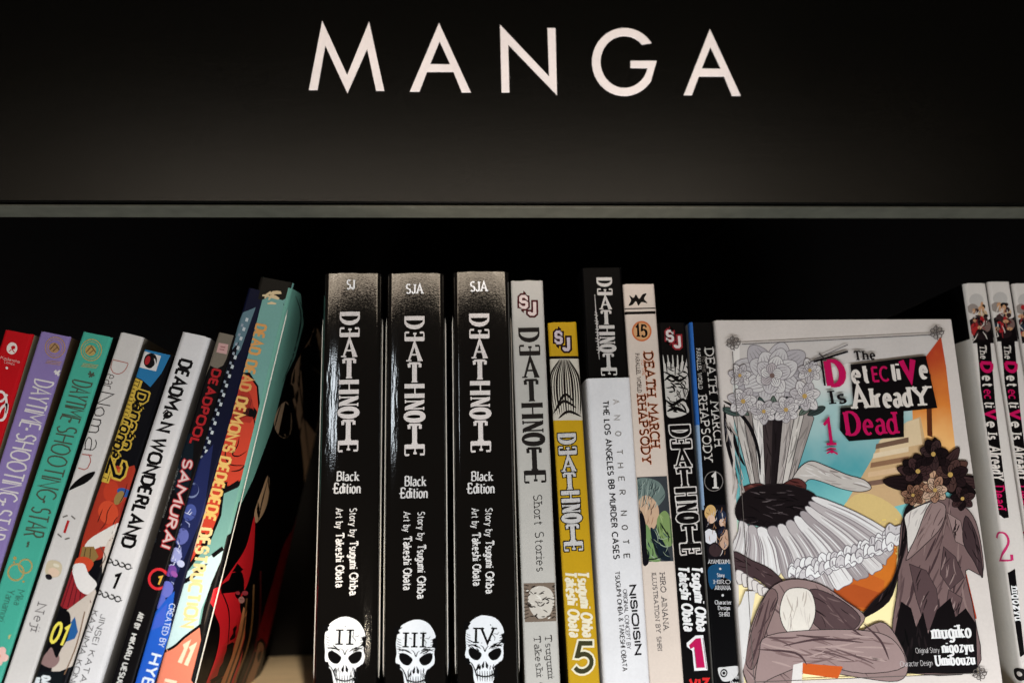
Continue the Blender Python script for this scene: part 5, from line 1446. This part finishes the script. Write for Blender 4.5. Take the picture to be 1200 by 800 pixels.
p.text('et', (996.5, 449), (1019, 447.5), 21, 'serifb', WT, f=F); p.text('EC', (1021, 447), (1041, 446), 16, 'sans', MG, f=F, w=.16); p.text('ti', (1043, 445.5), (1054.5, 445), 20, 'serifb', WT, f=F)
p.text('V', (1055, 445), (1075.5, 443), 22, dict(w=.32, thin=.18, pen=0), MG, f=F); p.text('e', (1076, 443.5), (1087, 443), 21, 'serifb', WT, f=F)
p.text('Is', (972.5, 473.5), (991, 472), 15.5, 'serifb', (32, 26, 28), f=F)
p.text('A', (997, 479), (1018, 477.5), 25, 'serifb', WT, f=F); p.text('lread', (1019, 477.5), (1068, 475.5), 22, 'serifb', WT, f=F); p.text('Y', (1068, 476), (1090.5, 474.5), 22, 'serifb', WT, f=F)
p.text('D', (990, 510), (1009, 509), 27, dict(w=.2, thin=.07, pen=0, serif=.16), MG, f=F); p.text('ead', (1010, 509), (1051, 507.5), 25, 'serif', MG, f=F, w=.17); p.build()
p = Print(fb, 'volume_number', clip=CF)
p.text('1', (965, 522), (975.5, 521.5), 30, dict(w=.14, thin=.05, pen=0, serif=.2), MG, f=F)
p.line([(967, 527), (972, 525), (978, 526)], 1.6, MG, f=F); p.line([(967, 531), (973, 528), (980, 532)], 2.0, MG, f=F); p.ell(973, 529, 2.4, 2, MG, f=F); p.build()
p = Print(fb, 'author_name', clip=CF)
WT2 = (238, 236, 234)
p.text('mugiko', (1090, 747.5), (1137, 745.5), 15, 'serifb', WT2, f=F)
p.text('Original Story', (1071, 764.5), (1099, 763.5), 6.2, 'light', (206, 200, 198), f=F); p.text('nigozyu', (1102, 764), (1139, 762), 12, 'serifb', WT2, f=F)
p.text('Character Design', (1053, 780), (1091, 778.5), 6.2, 'light', (206, 200, 198), f=F); p.text('Umibouzu', (1094, 779), (1141, 777), 12, 'serifb', WT2, f=F); p.build()

# ------------------------------------------------------------------ the same series, spines out, set further back
def series_volume(tlx, tly, dx, lab, num, Y=0.0, w=11.8, lean=0.0, full=True):
    tl = on_plane(tlx, tly, Y)
    b = Book('series_paperback', lab, (tl.x, tl.z), w*MM, lean, Y=Y, base=(222, 214, 206), side=(222, 214, 206), sideL=(226, 220, 212), group='spines of the series at the right end', r=0.0016, d=0.122)
    vb = b.uv(tlx+14+8, tly+64)[1]
    p = Print(b, 'cover_band', 'black band round the top of the front cover', clip=(-b.d+.0004, b.w, 0, b.H))
    p.raw([[(-b.d, vb), (-b.ca*1.2, vb), (-b.ca*1.2, b.H), (-b.d, b.H)]], mat((13, 11, 12)), p.z()); p.build()
    p = Print(b, 'spine_art', clip=(-.0002, b.w+.0002, 0, b.H))
    x, y = tlx, tly
    rr = random.Random(int(tlx))
    p.poly([(x+4, y+44), (x+14, y+38), (x+22, y+46), (x+34, y+40), (x+36, y+70), (x+8, y+70)], (24, 18, 20))
    p.poly([(x+8, y+58), (x+16, y+50), (x+24, y+60), (x+18, y+66)], (128, 30, 34))
    for (ox, oy, rx, ry, rt, c) in ((14, 20, 9, 8, 0, (196, 190, 184)), (10, 30, 7, 6, 20, (150, 138, 130)), (22, 36, 6, 5, 0, (206, 176, 140)), (16, 44, 8, 7, 10, (60, 42, 42)), (26, 50, 6, 7, 0, (120, 96, 90)), (12, 52, 5, 6, 0, (172, 40, 40) if num == '2' else (40, 52, 66)), (20, 60, 8, 6, 0, (48, 34, 36))):
        p.ell(x+ox, y+oy, rx, ry, c, rt)
    for k in range(20):
        x0, y0 = x+rr.uniform(8, 26), y+rr.uniform(24, 62); p.ell(x0, y0, rr.uniform(1.5, 4), rr.uniform(1.5, 3.5), rr.choice([(26, 20, 22), (60, 40, 40), (170, 34, 40), (200, 150, 110)]), f=None); p.line([(x0, y0), (x0+rr.uniform(-4, 4), y0+rr.uniform(3, 7)), (x0+rr.uniform(-6, 6), y0+9)], 1.3, rr.choice([(40, 30, 32), (216, 206, 196), (140, 40, 44)]), taper=True)
    p.build()
    if not full: return b
    p = Print(b, 'title_lettering', clip=(0.0003, b.w-.0002, 0, b.H))
    p.poly([(1144+dx, 400), (1161+dx, 399), (1167+dx, 480), (1182+dx, 606), (1176+dx, 607), (1163+dx, 597), (1152+dx, 490)], (20, 16, 18))
    P0, P1 = Vector((1147+dx, 402)), Vector((1166+dx, 601))
    def W(s, t0, t1, cap, style, c, w=None): p.text(s, tuple(P0.lerp(P1, t0)), tuple(P0.lerp(P1, t1)), cap, style, c, w=w)
    W('The', .01, .095, 8, 'serif', WT); W('D', .105, .175, 13, 'heavy', MG); W('et', .185, .26, 12, 'serifb', WT); W('ec', .27, .33, 11, 'sans', MG); W('ti', .34, .38, 12, 'serifb', WT); W('V', .385, .45, 12, 'heavy', MG); W('e', .455, .50, 12, 'serifb', WT)
    W('Is', .525, .57, 11, 'serifb', WT); W('AlreadY', .60, .81, 13.5, 'serifb', WT); W('Dead', .835, .98, 13, 'serif', MG, .17); p.build()
    p = Print(b, 'volume_number')
    p.text(num, (1169+dx, 657), (1187+dx, 656), 33, dict(w=.10, thin=.05, pen=0, serif=.1), (206, 50, 110)); p.build()
    p = Print(b, 'author_name', clip=(0.0003, b.w-.0002, 0, b.H))
    p.poly([(1171+dx, 676), (1189+dx, 666), (1200+dx, 766), (1188+dx, 774), (1182+dx, 768)], (20, 16, 18))
    p.text('nigozyu', (1184+dx, 686), (1189+dx, 727), 10, 'serifb', WT2); p.text('Umibouzu', (1177+dx, 712), (1184+dx, 758), 8.5, 'serifb', WT2); p.text('Illustration by', (1174+dx, 686), (1177+dx, 710), 3.6, 'light', WT2); p.build()
    p = Print(b, 'publisher_logo')
    p.poly([(1186+dx, 786), (1198+dx, 783), (1204+dx, 792), (1196+dx, 798), (1188+dx, 796)], (40, 36, 36), smooth=True); p.ell(1194+dx, 790, 3.6, 3, (222, 214, 206)); p.build()
    return b
series_volume(1130, 332, 0, 'white spine volume with black title panel and pink 2, nearest the face-out book', '2')
series_volume(1158, 330, 28.5, 'blurred white spine volume with black title panel standing right of the one numbered 2', '3')
series_volume(1187, 332, 57, 'last white spine volume half cut off at the right end of the row', '4')
